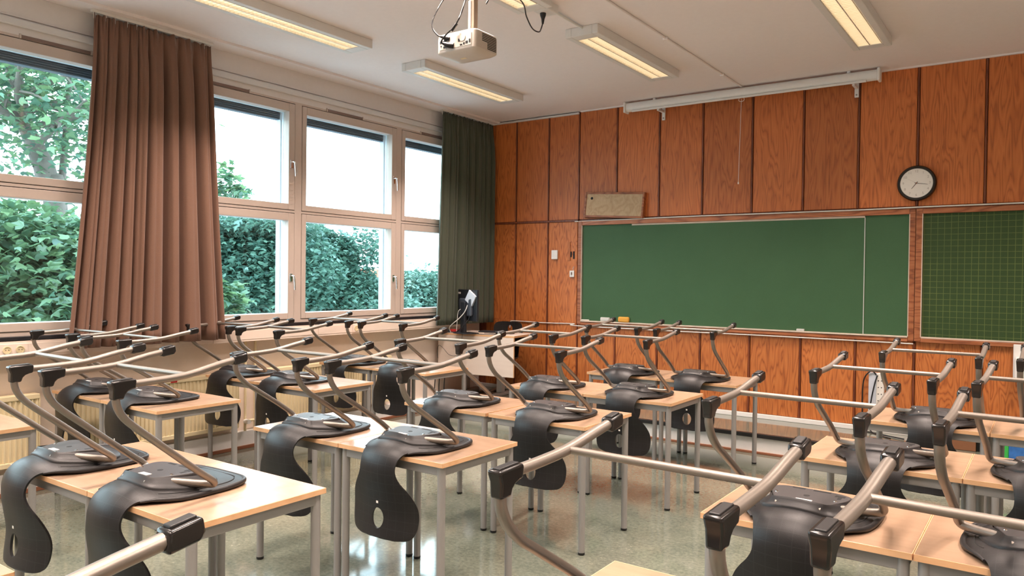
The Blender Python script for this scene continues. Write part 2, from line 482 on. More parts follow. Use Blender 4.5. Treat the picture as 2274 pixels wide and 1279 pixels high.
MB().box(-5.74, -4.42, YB - .014, YB + .01, ZR - .012, ZR + .012).build('rail', 'batten_wood', wb, bevel=0.004)
struct(MB().box(-6.2, XR, YB - .022, YB + .01, 0.178, 0.222).build('baseboard_board', 'skirting_white', bevel=0.004))
# ceiling moulding over the board wall
struct(MB().box(-5.74, -4.42, YB - .035, YB, ZC - .03, ZC - .012).build('trim_1', 'cornice_paint', bevel=0.004))
struct(MB().box(-4.40, XR, YB - .03, YB, ZC - .012, ZC + .01).build('trim_2', 'ceiling_paint', bevel=0.004))

# podium along the board wall
pod = empty('podium', (0, 0, 0)); struct(pod)
MB().box(-5.78, XR, 6.765, YB + .02, 0.0, 0.17).build('riser', 'skirting_white', pod)
MB().box(-5.78, XR, 6.79, YB + .02, 0.165, 0.178).build('top', 'linoleum', pod)
MB().box(-5.78, XR, 6.745, 6.79, 0.145, 0.180).build('nosing', 'nosing_black', pod, bevel=0.004)
MB().box(-5.78, XR, 6.752, 6.766, 0.0, 0.022).build('floor_strip', 'trim_brown', pod, bevel=0.003)

# window wall: low recess with radiators, plinth, duct, sill, head
struct(MB().box(-6.3, -5.84, YN, YB, 0, 1.08).build('wall_window', 'wall_beige'))
struct(MB().box(-6.05, -5.76, YN, YB, 1.0, 1.075).build('wall_ledge', 'wall_beige'))
pl = struct(MB().box(-5.85, -5.79, YN, 6.74, 0, 0.155).build('baseboard_window', 'skirting_white', bevel=0.004))
MB().box(-5.79, -5.778, YN, 6.74, 0, 0.03).build('floor_strip', 'trim_brown', pl, bevel=0.003)
struct(MB().box(-6.3, XW, YN, YB, 3.146, ZC).build('wall_head', 'wall_white'))
struct(MB().box(XW, XW + .03, YN, YB, 3.20, 3.25).build('trim_3', 'cornice_paint', bevel=0.008))
struct(MB().box(XW, XW + .012, YN, YB, 3.262, 3.272).build('trim_4', 'wall_white', bevel=0.002))
struct(MB().box(XW, XW + .20, YN, YB, ZC - .022, ZC + .005).build('trim_5', 'ceiling_paint', bevel=0.003))
struct(MB().box(-6.3, XW + .035, YN, 7.45, 1.072, 1.100).build('window_sill', 'sill_black', bevel=0.004))
struct(MB().box(-6.3, XW, 7.36, YB, 1.08, 3.146).build('wall_pier', 'wall_white'))

# cable duct under the sill, in segments with lids
duct = empty('cable_duct', (XW, 0, 0.955))
tag(duct, 'cream cable duct running along the wall under the black window sill', 'duct')
ys = [-2.9, -1.3, 0.3, 1.5, 2.62, 3.74, 4.86, 5.98, 7.0]
for a, b in zip(ys[:-1], ys[1:]):
    d = MB().box(-.018, .032, a + .002, b - .002, 0, .115).build('duct_segment', 'wall_beige', duct, bevel=0.003)
    MB().box(.030, .035, a + .004, b - .004, .018, .098).build('lid', 'wall_beige', d, bevel=0.002)
def socket(y, n, lab):
    s = empty('wall_socket', (XW + .035, y, 1.012))
    tag(s, lab, 'socket', None)
    hw = .045 * n
    MB().box(0, .008, -hw, hw, -.042, .042).build('cover', 'wall_beige', s, bevel=0.004)
    for k in range(n):
        c = (k - (n - 1) / 2) * .08
        sk = MB().lathe((0, c, 0), (1, 0, 0), [(.006, .028), (.013, .027), (.0135, .021), (.010, .020)], 20).build('socket_well', 'radiator_cream', s, smooth=40)
        for q in (-.009, .009):
            MB().cyl((.0095, c + q, 0), (.0108, c + q, 0), .003, 8).build('contact', 'slot_black', sk)
socket(2.235, 2, 'cream double power socket on the cable duct at the far left')
socket(5.34, 1, 'cream single power socket on the cable duct beneath the middle windows')

# radiators
def radiator(y0, y1, lab):
    r = empty('radiator', (-5.85, (y0 + y1) / 2, 0.20)); h = (y1 - y0) / 2
    tag(r, lab, 'radiator', 'panel radiators under the windows')
    mb = MB(); n = int(2 * h / .034); st = 2 * h / n; vs = []; fs = []
    for i in range(n + 1):
        y = -h + i * st
        for dx, dy in ((.0, 0), (.0, .4 * st), (.010, .55 * st), (.010, .85 * st)):
            if y + dy <= h + 1e-6: vs += [(.085 + dx, y + dy, .03), (.085 + dx, y + dy, .46)]
    for i in range(len(vs) // 2 - 1): fs.append((2 * i, 2 * i + 2, 2 * i + 3, 2 * i + 1))
    mb.add(vs, fs)
    mb.box(.02, .084, -h, h, .03, .46).build('ribbed_panel', 'radiator_cream', r)
    MB().box(0.01, .10, -h - .004, h + .004, .455, .49).build('top_grille', 'radiator_cream', r, bevel=0.004)
    MB().box(0.01, .10, -h - .004, h + .004, .0, .035).build('bottom_rail', 'radiator_cream', r, bevel=0.004)
    for s in (-1, 1):
        MB().box(0.01, .099, s * (h + .002) - .004, s * (h + .002) + .004, .01, .48).build('side_cover', 'radiator_cream', r, bevel=0.002)
    return r
radiator(0.6, 2.42, 'long cream radiator at the far left behind the window-side desks')
rd = radiator(2.62, 4.02, 'cream radiator below the brown curtain with a small red mark')
MB().box(.098, .1015, .07, .125, .460, .482).build('red_mark', 'red_plastic', rd)
radiator(4.32, 5.9, 'cream radiator behind the desks between brown and green curtains')
pp = empty('heating_pipe', (-5.80, 4.17, 0)); tag(pp, 'vertical cream heating pipes between two radiators under the windows', 'pipe')
MB().cyl((0, -.05, .155), (0, -.05, 1.0), .012, 10).build('pipe', 'radiator_cream', pp, smooth=50)
MB().cyl((0, .05, .155), (0, .05, 1.0), .012, 10).build('pipe', 'radiator_cream', pp, smooth=50)
MB().cyl((0, -.05, .24), (.0, .15, .24), .012, 10).build('valve_pipe', 'radiator_cream', pp, smooth=50)
MB().cyl((.0, -.05, .24), (.06, -.05, .24), .02, 12).build('valve', 'plastic_white', pp, smooth=50)

# windows
MULL = 1.342
M0 = 4.632
def window(n, y0, handle=True, hinge=1):
    y1 = y0 + MULL
    wr = struct(empty('window_%d' % n, (XW, y0, 1.10)))
    def bars(name, ya, yb, za, zb, gy0, gy1, gz0, gz1, x0, x1, mat, parent=wr, bev=.004):
        m = MB()
        m.box(x0, x1, ya, gy0, za, zb); m.box(x0, x1, gy1, yb, za, zb)
        m.box(x0, x1, gy0, gy1, za, gz0); m.box(x0, x1, gy0, gy1, gz1, zb)
        return m.build(name, mat, parent, bevel=bev)
    Z = lambda z: z - 1.10
    # fixed frame
    m = MB()
    m.box(-.12, 0.0, 0, .0385, 0, 2.046); m.box(-.12, 0.0, MULL - .0385, MULL, 0, 2.046)
    m.box(-.12, 0.0, .0385, MULL - .0385, 0, Z(1.127)); m.box(-.12, 0.0, .0385, MULL - .0385, Z(2.118), Z(2.138)); m.box(-.12, 0.0, .0385, MULL - .0385, Z(3.128), 2.046)
    m.build('fixed_frame', 'frame_paint', wr)
    ga, gb = .0385 + .055, MULL - .0385 - .073
    for nm, za, zb, g0, g1 in (('lower_sash', 1.131, 2.112, 1.189, 2.043), ('upper_sash', 2.143, 3.122, 2.198, 3.046)):
        s = bars(nm, .0385 + .005, MULL - .0385 - .005, Z(za), Z(zb), ga, gb, Z(g0), Z(g1), -.075, .006, 'frame_paint')
        bars('gap_shade', .0385, MULL - .0385, Z(za) - .004, Z(zb) + .004, .0385 + .012, MULL - .0385 - .012, Z(za) + .012, Z(zb) - .012, -.07, -.012, 'rubber_gap_black', s, bev=0)  # black strip put into the sash gap to stand for its shade
        MB().box(-.052, -.046, ga - .01, gb + .01, Z(g0) - .01, Z(g1) + .01).build('pane', 'window_glass', s)
        bars('outer_bead', ga - .014, gb + .014, Z(g0) - .014, Z(g1) + .014, ga, gb, Z(g0), Z(g1), -.10, -.076, 'frame_outside', s, bev=.002)
        if handle:
            hz = Z(g0) + (.32 if nm == 'lower_sash' else .36)
            h = MB().box(.006, .014, MULL - .0385 - .058, MULL - .0385 - .026, hz - .03, hz + .045).build('handle', 'chrome', s, bevel=.003)
            hy = MULL - .0385 - .042
            MB().tube(catmull([(.012, hy, hz + .025), (.040, hy, hz + .025), (.050, hy + .004, hz + .012), (.050, hy + .012, hz - .06), (.048, hy + .016, hz - .105)], 4), .0085, n=8, ref=(0, 1, 0)).build('lever', 'chrome', h, smooth=60)
    # external blind packed at the top, and its guide rails
    bl = empty('blind', (0, 0, 0)); bl.parent = wr
    for k in range(4):
        MB().box(-.20, -.135, ga - .02, gb + .02, Z(2.985) + k * .017, Z(2.985) + k * .017 + .012).build('slat', 'blind_dark', bl, bevel=.002)
    MB().box(-.22, -.13, ga - .02, gb + .02, Z(3.052), Z(3.14)).build('blind_box', 'blind_dark', bl)
    for yy in (gb + .004, ga - .034):
        MB().box(-.185, -.125, yy, yy + .030, Z(1.12), Z(3.06)).build('guide_rail', 'frame_outside', wr, bevel=.003)
    MB().box(-.36, -.12, 0, MULL, -.03, .012).build('outer_sill', 'frame_outside', wr, bevel=.003)
    # slot vent at the head
    MB().box(0.0, .008, .34, .80, Z(3.13), Z(3.152)).build('slot_vent', 'vent_brown', wr, bevel=.002)
    for yy in (.335, .805):
        MB().box(0.0, .012, yy - .006, yy + .006, Z(3.124), Z(3.158)).build('vent_clip', 'frame_paint', wr, bevel=.002)
    return wr
for n, k in enumerate((-5, -4, -3, -2, -1, 0, 1)):
    window(n + 1, M0 + k * MULL, handle=True)
struct(MB().box(-6.3, XW, YN, M0 - 5 * MULL - .04, 1.08, 3.146).build('wall_pier_near', 'wall_white'))

# ------------------------------------------------------------------ chalkboards
def board(name, x0, x1, mat, lab, seam=None, ledge=True):
    b = empty(name, ((x0 + x1) / 2, YB, 1.6)); tag(b, lab, 'chalkboard')
    hx = (x1 - x0) / 2
    MB().box(-hx, hx, -.012, .004, -.54, .545).build('writing_surface', mat, b)
    fw = .052
    for nm, bx in (('frame_side', (-hx - fw, -hx, -.034, .01, -.58, .592)), ('frame_side', (hx, hx + fw - .004, -.034, .01, -.58, .592)),
                   ('frame_top', (-hx, hx, -.034, .01, .545, .592)), ('frame_bottom', (-hx, hx, -.04, .01, -.585, -.55))):
        f = MB().box(*bx).build(nm, 'frame_wood', b, bevel=.004)
    MB().box(-hx, hx, -.05 if ledge else -.03, .0, -.550, -.536).build('chalk_ledge', 'chalk_ledge', b, bevel=.003)
    MB().box(-hx - .004, -hx + .003, -.036, -.01, -.54, .545).build('worn_bead', 'chalk_ledge', b)
    MB().box(hx - .003, hx + .004, -.036, -.01, -.54, .545).build('worn_bead', 'chalk_ledge', b)
    if seam is not None:
        sx = seam - (x0 + x1) / 2
        MB().box(-hx + .01, sx, -.017, -.0125, -.535, .53).build('sliding_leaf', mat, b)
        MB().box(sx - .003, sx + .003, -.019, -.012, -.535, .53).build('leaf_edge', 'eraser_grey', b)
        MB().box(-hx + .62, sx, -.021, -.012, .528, .545).build('leaf_rail', 'chalk_ledge', b)
    return b
board('chalkboard', -4.355, -1.018, 'chalkboard_green', 'wide plain green chalkboard in a wooden frame on the panelled wall', seam=-1.385)
board('chalkboard', -0.915, 2.4, 'chalkboard_grid', 'green chalkboard ruled with a fine yellow grid, right of the plain one', ledge=False)
# cables on the wall
tag(MB().tube([(-4.455, YB - .025, 2.192), (-3.0, YB - .045, 2.199), (-1.45, YB - .045, 2.197), (-.9, YB - .045, 2.203), (2.5, YB - .045, 2.21)], .006, n=8, ref=(0, 0, 1)).build('wall_cable', 'cable_white', smooth=60),
    'thin white cable running along the top of both chalkboard frames', 'cable')
tag(MB().tube(catmull([(-5.36, YB - .014, 0.93), (-5.345, YB - .014, 1.0), (-5.30, YB - .014, 1.016), (-4.85, YB - .014, 1.012), (-4.46, YB - .014, 1.018), (-4.42, YB - .045, 1.0), (-3.4, YB - .048, 0.998), (-2.2, YB - .048, 1.002), (-.97, YB - .048, 0.999)], 6), .006, n=8, ref=(0, 0, 1)).build('wall_cable', 'cable_white', smooth=60),
    'thin grey-white cable under the chalk ledge, looping down behind the teacher desk', 'cable')
# things on the ledge
LZ = 1.6 - .536
tag(MB().box(-4.10, -3.985, YB - .045, YB - .012, LZ, LZ + .045).build('board_eraser', 'eraser_grey', bevel=.01), 'grey felt board eraser at the left end of the chalk ledge', 'eraser')
o = MB().box(-.066, .066, -.02, .02, 0, .06).build('sponge', 'sponge_yellow', bevel=.016, loc=(-3.81, YB - .034, LZ), seg=3)
tag(o, 'yellow-orange sponge on the chalk ledge beside the grey eraser', 'sponge')
tag(MB().box(-1.97, -1.90, YB - .046, YB - .014, LZ, LZ + .02).build('board_eraser', 'eraser_grey', bevel=.004), 'small white block on the chalk ledge near the right end', 'eraser')
o = empty('chalk_stick', (-4.3, YB - .036, LZ + .006)); tag(o, 'white chalk stick at the far left of the chalk ledge', 'chalk')
MB().cyl((-.045, 0, 0), (.05, 0, 0), .006, 10).build('chalk', 'label_white', o, smooth=50); MB().cyl((.05, 0, 0), (.055, 0, 0), .006, 10, .0045).build('tip', 'label_white', o, smooth=50)

# ------------------------------------------------------------------ wall things
c = empty('wall_clock', (-.968, YB - .012, 2.414)); tag(c, 'round wall clock with black rim and pale dial above the chalkboards', 'clock')
MB().lathe((0, 0, 0), (0, -1, 0), [(0, .156), (.030, .156), (.044, .148), (.045, .132), (.036, .128)], 48).build('rim', 'clock_black', c, smooth=50)
MB().cyl((0, -.0368, 0), (0, -.0385, 0), .128, 48).build('dial', 'clock_face', c)
def numeral(ch, x, z, size=.03):
    cu = bpy.data.curves.new('numeral', 'FONT'); cu.body = ch; cu.size = size; cu.align_x = 'CENTER'; cu.align_y = 'CENTER'; cu.extrude = .0004
    t = bpy.data.objects.new('tmp', cu); COL.objects.link(t)
    me = bpy.data.meshes.new_from_object(t.evaluated_get(bpy.context.evaluated_depsgraph_get()))
    bpy.data.objects.remove(t); me.materials.clear(); me.materials.append(MATS['clock_numeral'])
    me.name = 'numeral'; o = link('numeral', me, c, (x, -.0392, z)); o.rotation_euler = (R(90), 0, 0)
for k in range(1, 13):
    a = R(90 - 30 * k); numeral(str(k), .104 * math.cos(a), .104 * math.sin(a))
def hand(name, ang, L, wd, mat, y):
    a = R(90 - ang); d = Vector((math.cos(a), 0, math.sin(a))); n = Vector((-d.z, 0, d.x)); b = -d * .015
    P = [b + n * wd, b - n * wd, d * L - n * wd * .5, d * L + n * wd * .5]
    MB().add([(p.x, y, p.z) for p in P] + [(p.x, y - .001, p.z) for p in P], [(0, 1, 2, 3), (7, 6, 5, 4), (0, 4, 5, 1), (1, 5, 6, 2), (2, 6, 7, 3), (3, 7, 4, 0)]).build(name, mat, c)
hand('hour_hand', 218, .062, .0032, 'clock_ink', -.0400); hand('minute_hand', 100, .09, .0024, 'clock_ink', -.0412); hand('second_hand', 300, .085, .0009, 'clock_numeral', -.0424)
MB().cyl((0, -.040, 0), (0, -.044, 0), .006, 12).build('hub', 'trim_brown', c)

# tilted fibreboard in a shallow frame on the board rail
fb = empty('pin_board', (-3.955, YB - .03, 2.214), 0); tag(fb, 'small tilted fibreboard in a wooden frame leaning above the chalkboard', 'board')
fb.rotation_euler = (R(-4), R(3.0), 0)
MB().box(-.345, .345, -.030, -.014, .022, .262).build('fibre_sheet', 'hardboard', fb)
MB().box(-.365, .365, -.014, .02, 0, .28).build('back', 'batten_wood', fb)
for bx in ((-.367, -.345, -.038, .02, 0, .284), (.345, .367, -.038, .02, 0, .284), (-.345, .345, -.038, .02, 0, .022), (-.345, .345, -.038, .02, .262, .284)):
    MB().box(*bx).build('frame_strip', 'frame_wood', fb, bevel=.003)
MB().cyl((-.28, -.0305, .215), (-.28, -.0315, .215), .016, 14).build('knot_hole', 'slot_black', fb)

tag(MB().box(-.041, .041, -.028, 0, -.053, .053).build('sensor_box', 'plastic_white', bevel=.006, loc=(-4.725, YB - .002, 1.815)), 'plain white square box on the wooden wall left of the chalkboard', 'sensor')
sw = empty('wall_switch', (-4.492, YB - .002, 1.593)); tag(sw, 'small white switch plate with a lever beside the chalkboard frame', 'switch')
MB().box(-.030, .030, -.016, 0, -.037, .037).build('cover', 'plastic_white', sw, bevel=.004)
MB().box(-.005, .005, -.03, -.016, -.012, .02).build('toggle', 'vent_brown', sw, bevel=.002)
MB().tube(catmull([(.012, -.006, .036), (.012, -.006, .06), (.02, -.006, .078), (.022, -.006, .085)], 4), .003, n=6).build('lead', 'cable_white', sw)
hp = empty('broken_cutout', (-4.49, YB - .004, 1.83)); tag(hp, 'dark broken cut-out with a patch strip in the wooden panel beside the chalkboard', 'damage')
MB().box(-.028, -.012, -.004, 0, -.045, .02).build('hole', 'slot_black', hp); MB().box(.006, .026, -.004, 0, -.065, .022).build('hole', 'slot_black', hp)
MB().box(-.068, -.030, -.006, 0, -.085, .13).build('patch', 'panel_wood_flame', hp, bevel=.002)

# projection screen on brackets
ps = empty('projection_screen', (-2.51, 7.40, 3.385)); tag(ps, 'rolled-up white projection screen in a long housing under the ceiling', 'screen')
hx = 1.245
prof = [(.045 * math.cos(a), .05 * math.sin(a)) for a in [R(k * 30) for k in range(12)]]
m = MB(); n = len(prof)
m.add([(-hx, y, z) for y, z in prof] + [(hx, y, z) for y, z in prof], [tuple(range(n)), tuple(reversed(range(n, 2 * n)))] + [(i, i + n, (i + 1) % n + n, (i + 1) % n) for i in range(n)])
m.build('housing', 'plastic_white', ps, smooth=50)
MB().box(-hx + .08, hx - .10, -.040, -.024, -.060, -.040).build('bottom_bar', 'plastic_white', ps, bevel=.004)
for sx in (-1, 1):
    MB().box(sx * hx - .012, sx * hx + .012, -.056, .05, -.06, .052).build('end_cap', 'plastic_white', ps, bevel=.008)
for x in (-.87, 1.035):
    b = MB().box(x - .018, x + .018, .125, .142, -.15, .01).build('bracket', 'plastic_white', ps, bevel=.003)
    MB().box(x - .012, x + .012, -.02, .126, -.075, -.048).build('bracket_arm', 'plastic_white', b, bevel=.003)
    MB().cyl((x, .120, -.128), (x, .125, -.128), .008, 10).build('screw', 'desk_leg', b)
for x in (-.92, .99):
    MB().box(x - .015, x + .015, -.01, .02, .045, .068).build('ceiling_clip', 'plastic_white', ps, bevel=.003)
cd = MB().tube([(.02, -.035, -.07), (.015, -.035, -.3), (.008, -.035, -.6), (.002, -.035, -.88)], .0022, n=6, ref=(1, 0, 0)).build('pull_cord', 'label_white', ps)
MB().tube([(.02 + .028 * math.cos(a), -.035, -.075 + .02 * math.sin(a)) for a in [R(k * 24) for k in range(16)]], .0025, n=6, ref=(0, 1, 0)).build('ring', 'label_white', cd)
MB().cyl((.002, -.035, -.88), (.002, -.035, -.90), .006, 8).build('cord_end', 'label_white', cd)

# ------------------------------------------------------------------ ceiling: luminaires, conduit, projector
LX, LY0, LLEN = (-4.645, -2.925, -1.17, 0.58), (5.0, 2.84, 0.6, -1.6), 1.53
def louvre_mesh():
    m = MB(); n = 40
    for k in range(n + 1):
        y = -.66 + 1.32 * k / n
        for s in (-1, 1): m.box(.006 if s > 0 else -.082, .082 if s > 0 else -.006, y - .0008, y + .0008, -.006, .008)
    for x in (-.084, .084): m.box(x - .002, x + .002, -.66, .66, -.008, .01)
    m.box(-.004, .004, -.66, .66, -.008, .01)
    return m.mesh('louvre', 'louvre_metal')
def lamp_proto():
    r = empty('ceiling_light')
    m = MB(); hx, hy = .14, LLEN / 2
    m.box(-hx, -.09, -hy, hy, -.07, 0); m.box(.09, hx, -hy, hy, -.07, 0); m.box(-.09, .09, -hy, -.67, -.07, 0); m.box(-.09, .09, .67, hy, -.07, 0)
    m.build('housing', 'fixture_white', r, bevel=.005)
    MB().box(-.09, .09, -.67, .67, -.052, -.045).build('glow_panel', 'lamp_glow', r)
    link('louvre', louvre_mesh(), r, (0, 0, -.062))
    ld = bpy.data.lights.new('lamp_light', 'AREA'); ld.shape = 'RECTANGLE'; ld.size = .17; ld.size_y = 1.32
    ld.energy = LAMP_W; ld.color = (1.0, 0.81, 0.71); ld.spread = R(112)
    lo = bpy.data.objects.new('lamp_light', ld); COL.objects.link(lo); lo.parent = r; lo.location = (0, 0, -.074)
    return r
lab = {(0, 0): 'long louvred ceiling light nearest the green curtain', (0, 1): 'long louvred ceiling light above the brown curtain at top left',
       (1, 0): 'louvred ceiling light in the middle, nearest the projection screen', (1, 1): 'louvred ceiling light right behind the projector, cut off at the top',
       (2, 0): 'louvred ceiling light at the top right, near the board wall'}
proto = None
for i, x in enumerate(LX):
    for j, y in enumerate(LY0):
        l = proto if proto is None else copy_tree(proto)
        if proto is None: proto = lamp_proto(); l = proto
        l.location = (x, y + LLEN / 2, ZC)
        tag(l, lab.get((i, j), 'louvred ceiling light outside the picture, over the near half of the room'), 'ceiling light', 'louvred ceiling lights')

cond = empty('conduit', (-2.50, 5.9, ZC)); tag(cond, 'painted conduit running straight along the ceiling to the screen', 'conduit')
MB().tube([(.0, -8.0, -.008), (.0, 1.62, -.008)], .009, n=10, ref=(1, 0, 0)).build('pipe', 'ceiling_paint', cond, smooth=50)
for y in (-1.6, -.32, .95): MB().box(-.02, .02, y - .008, y + .008, -.024, 0).build('saddle', 'ceiling_paint', cond, bevel=.003)
jb = empty('junction_box', (-2.90, 4.47, ZC)); tag(jb, 'cream ceiling outlet box with black plug and conduit beside the light', 'outlet')
MB().box(-.06, .06, -.07, .07, -.06, 0).build('box', 'fixture_white', jb, bevel=.006)
MB().tube([(-.005, .07, -.014), (-.02, .55, -.014)], .009, n=8).build('conduit', 'fixture_white', jb, smooth=50)
plg = MB().tube([(-.02, -.01, -.06), (-.02, -.01, -.075), (-.02, -.01, -.10), (-.02, -.012, -.135)], [.022, .021, .012, .007], n=14).build('plug', 'cable_black', jb, smooth=50)
MB().tube(catmull([(-.02, -.012, -.13), (-.02, -.03, -.17), (.0, -.09, -.215), (.02, -.20, -.225), (.06, -.33, -.19), (.14, -.50, -.16), (.19, -.80, -.16), (.20, -.95, -.32)], 6), .0045, n=6).build('lead', 'cable_black', jb, smooth=60)

# projector hanging on a pole
pj = empty('projector', (-2.84, 3.525, 2.86)); tag(pj, 'white projector hanging upside down from a ceiling pole', 'projector')
m = MB(); hx, hy = .148, .112
def rrect(hx, hy, r, n=5):
    P = []
    for cx, cy, a0 in ((hx - r, hy - r, 0), (-hx + r, hy - r, 90), (-hx + r, -hy + r, 180), (hx - r, -hy + r, 270)):
        for k in range(n + 1):
            a = R(a0 + 90 * k / n); P.append((cx + r * math.cos(a), cy + r * math.sin(a)))
    return P
def loft(m, rings):
    n = len(rings[0]); vs = [p for rg in rings for p in rg]; fs = []
    for i in range(len(rings) - 1):
        for k in range(n): fs.append((i * n + k, i * n + (k + 1) % n, (i + 1) * n + (k + 1) % n, (i + 1) * n + k))
    fs.append(tuple(reversed(range(n)))); fs.append(tuple((len(rings) - 1) * n + k for k in range(n)))
    return m.add(vs, fs)
rings = [[(x, y, z) for x, y in rrect(hx * s, hy * t, .03)] for z, s, t in ((-.022, .55, .5), (-.016, .85, .82), (-.004, .98, .975), (.0, 1, 1), (.085, 1, 1), (.10, .98, .97), (.108, .9, .88))]
loft(m, rings).build('body', 'projector_white', pj, smooth=35)
MB().box(-.118, .12, -.1145, -.110, .012, .082).build('port_bay', 'projector_white', pj, bevel=.002)
for x, z, a, b in ((-.10, .058, .014, .007), (-.075, .026, .013, .006), (-.072, .066, .012, .006), (.045, .022, .008, .004), (.066, .026, .006, .006), (.086, .030, .008, .007), (.108, .035, .005, .010), (.03, .05, .006, .008), (-.105, .035, .004, .004)):
    MB().box(x - a, x + a, -.1165, -.1135, z - b, z + b).build('port', 'slot_black', pj)
MB().cyl((.055, -.113, .062), (.055, -.118, .062), .022, 20).build('speaker_disc', 'projector_white', pj, smooth=40)
for k in range(9):
    y0 = -.05 if k > 3 else .0
    MB().box(.146, .1495, y0, .085, .008 + k * .0095, .0125 + k * .0095).build('vent_slot', 'slot_black', pj)
MB().box(-.06, .09, -.05, .09, .108, .118).build('mount_plate', 'pole_tan', pj, bevel=.003)
MB().box(.032, .07, -.03, .008, .115, .59).build('pole', 'pole_tan', pj, bevel=.003)
MB().box(.03, .05, -.034, -.03, .12, .30).build('cable_clip', 'projector_white', pj, bevel=.002)
MB().box(.0, .11, -.07, .05, .582, .59).build('ceiling_plate', 'pole_tan', pj, bevel=.003)
cbl = MB().tube(catmull([(-.065, -.115, .075), (-.09, -.16, .085), (-.118, -.18, .13), (-.125, -.16, .20), (-.10, -.10, .32), (-.04, -.03, .46), (.03, .0, .588)], 6), .004, n=6).build('power_lead', 'cable_black', pj, smooth=60)
MB().tube([(-.045, -.112, .072), (-.07, -.128, .078), (-.085, -.15, .082)], [.014, .013, .006], n=10).build('plug', 'cable_black', cbl, smooth=50)
cb2 = MB().tube(catmull([(-.045, -.114, .036), (-.075, -.15, .045), (-.03, -.16, .08), (.02, -.14, .13), (.035, -.10, .22), (.045, -.06, .36), (.05, -.04, .588)], 6), .005, n=6).build('video_lead', 'cable_black', pj, smooth=60)
MB().tube([(-.012, -.114, .025), (-.045, -.130, .030), (-.072, -.148, .043)], [.017, .016, .007], n=10).build('plug', 'cable_black', cb2, smooth=50)
MB().tube([(.0, -.152, .098), (.028, -.136, .14)], .011, n=10).build('ferrite', 'cable_black', cb2, smooth=50)
MB().box(-.04, .0, -.02, .0, -.0235, -.021).build('type_plate', 'radiator_cream', pj)

# ------------------------------------------------------------------ curtains
def curtain(name, y0t, y1t, y0b, y1b, zt, zb, xc, nf, mat, lab, seed, amp=.04):
    rnd = random.Random(seed); r = empty(name, (xc, (y0t + y1t) / 2, zb)); tag(r, lab, 'curtain')
    yc = (y0t + y1t) / 2
    nu, nv = nf * 12, 26
    ph = [rnd.uniform(.55, 1.5) for _ in range(nf)]; tot = sum(ph); edges = [0]
    for p in ph: edges.append(edges[-1] + p / tot)
    am = [rnd.uniform(.5, 1.3) for _ in range(nf)]; lean = [rnd.uniform(-.4, .4) for _ in range(nf)]
    m = MB(); vs = []; fs = []
    wid = [rnd.uniform(.09, .17) for _ in range(nf)]; pos = [rnd.uniform(.38, .66) for _ in range(nf)]; drift = [rnd.uniform(-.12, .12) for _ in range(nf)]
    for j in range(nv + 1):
        t = j / nv; z = zt + (zb - zt) * t
        a = amp * (.5 + .5 * min(1, t / .2)); e = t ** 1.3
        for f in range(nf):
            for k in range(12):
                u = k / 12; q = edges[f] + (edges[f + 1] - edges[f]) * u
                c = pos[f] + drift[f] * t
                x = a * am[f] * (.55 * math.sin(math.pi * u) ** .8 + .25 * math.cos(2 * math.pi * u) - 2.1 * math.exp(-((u - c) / wid[f]) ** 2) + .5)
                if t < .12: x = x * (.3 + t * 5.8) + .010 * math.cos(6 * math.pi * u) * (1 - t / .12)
                ya = y0t + (y1t - y0t) * q; yb = y0b + (y1b - y0b) * q
                vs.append((x, ya + (yb - ya) * e - yc, z - zb + (.010 * am[f] * math.cos(4 * math.pi * u) if j == 0 else 0)))
    w = nf * 12
    for j in range(nv):
        for i in range(w - 1): fs.append((j * w + i, j * w + i + 1, (j + 1) * w + i + 1, (j + 1) * w + i))
    m.add(vs, fs)
    o = m.build('cloth', mat, r, smooth=180)
    sd = o.modifiers.new('solid', 'SOLIDIFY'); sd.thickness = .004
    MB().box(-.016, .016, y0t - yc - .01, y1t - yc + .01, zt - zb + .01, ZC - .022 - zb).build('curtain_track', 'fixture_white', r, bevel=.003)
    for f in range(nf):
        yy = y0t + (y1t - y0t) * edges[f] - yc + .01
        MB().box(-.004, .004, yy - .006, yy + .006, zt - zb - .03, zt - zb + .02).build('hook', 'plastic_white', r)
    return r
curtain('curtain', 2.71, 3.65, 2.53, 3.79, 3.395, 1.00, XW + .115, 10, 'curtain_brown', 'heavy brown pleated curtain hanging between the left windows', 4, .050)
curtain('curtain', 6.54, 7.50, 6.47, 7.50, 3.405, 0.99, XW + .115, 10, 'curtain_green', 'dark green pleated curtain in the corner beside the wooden wall', 9, .042)

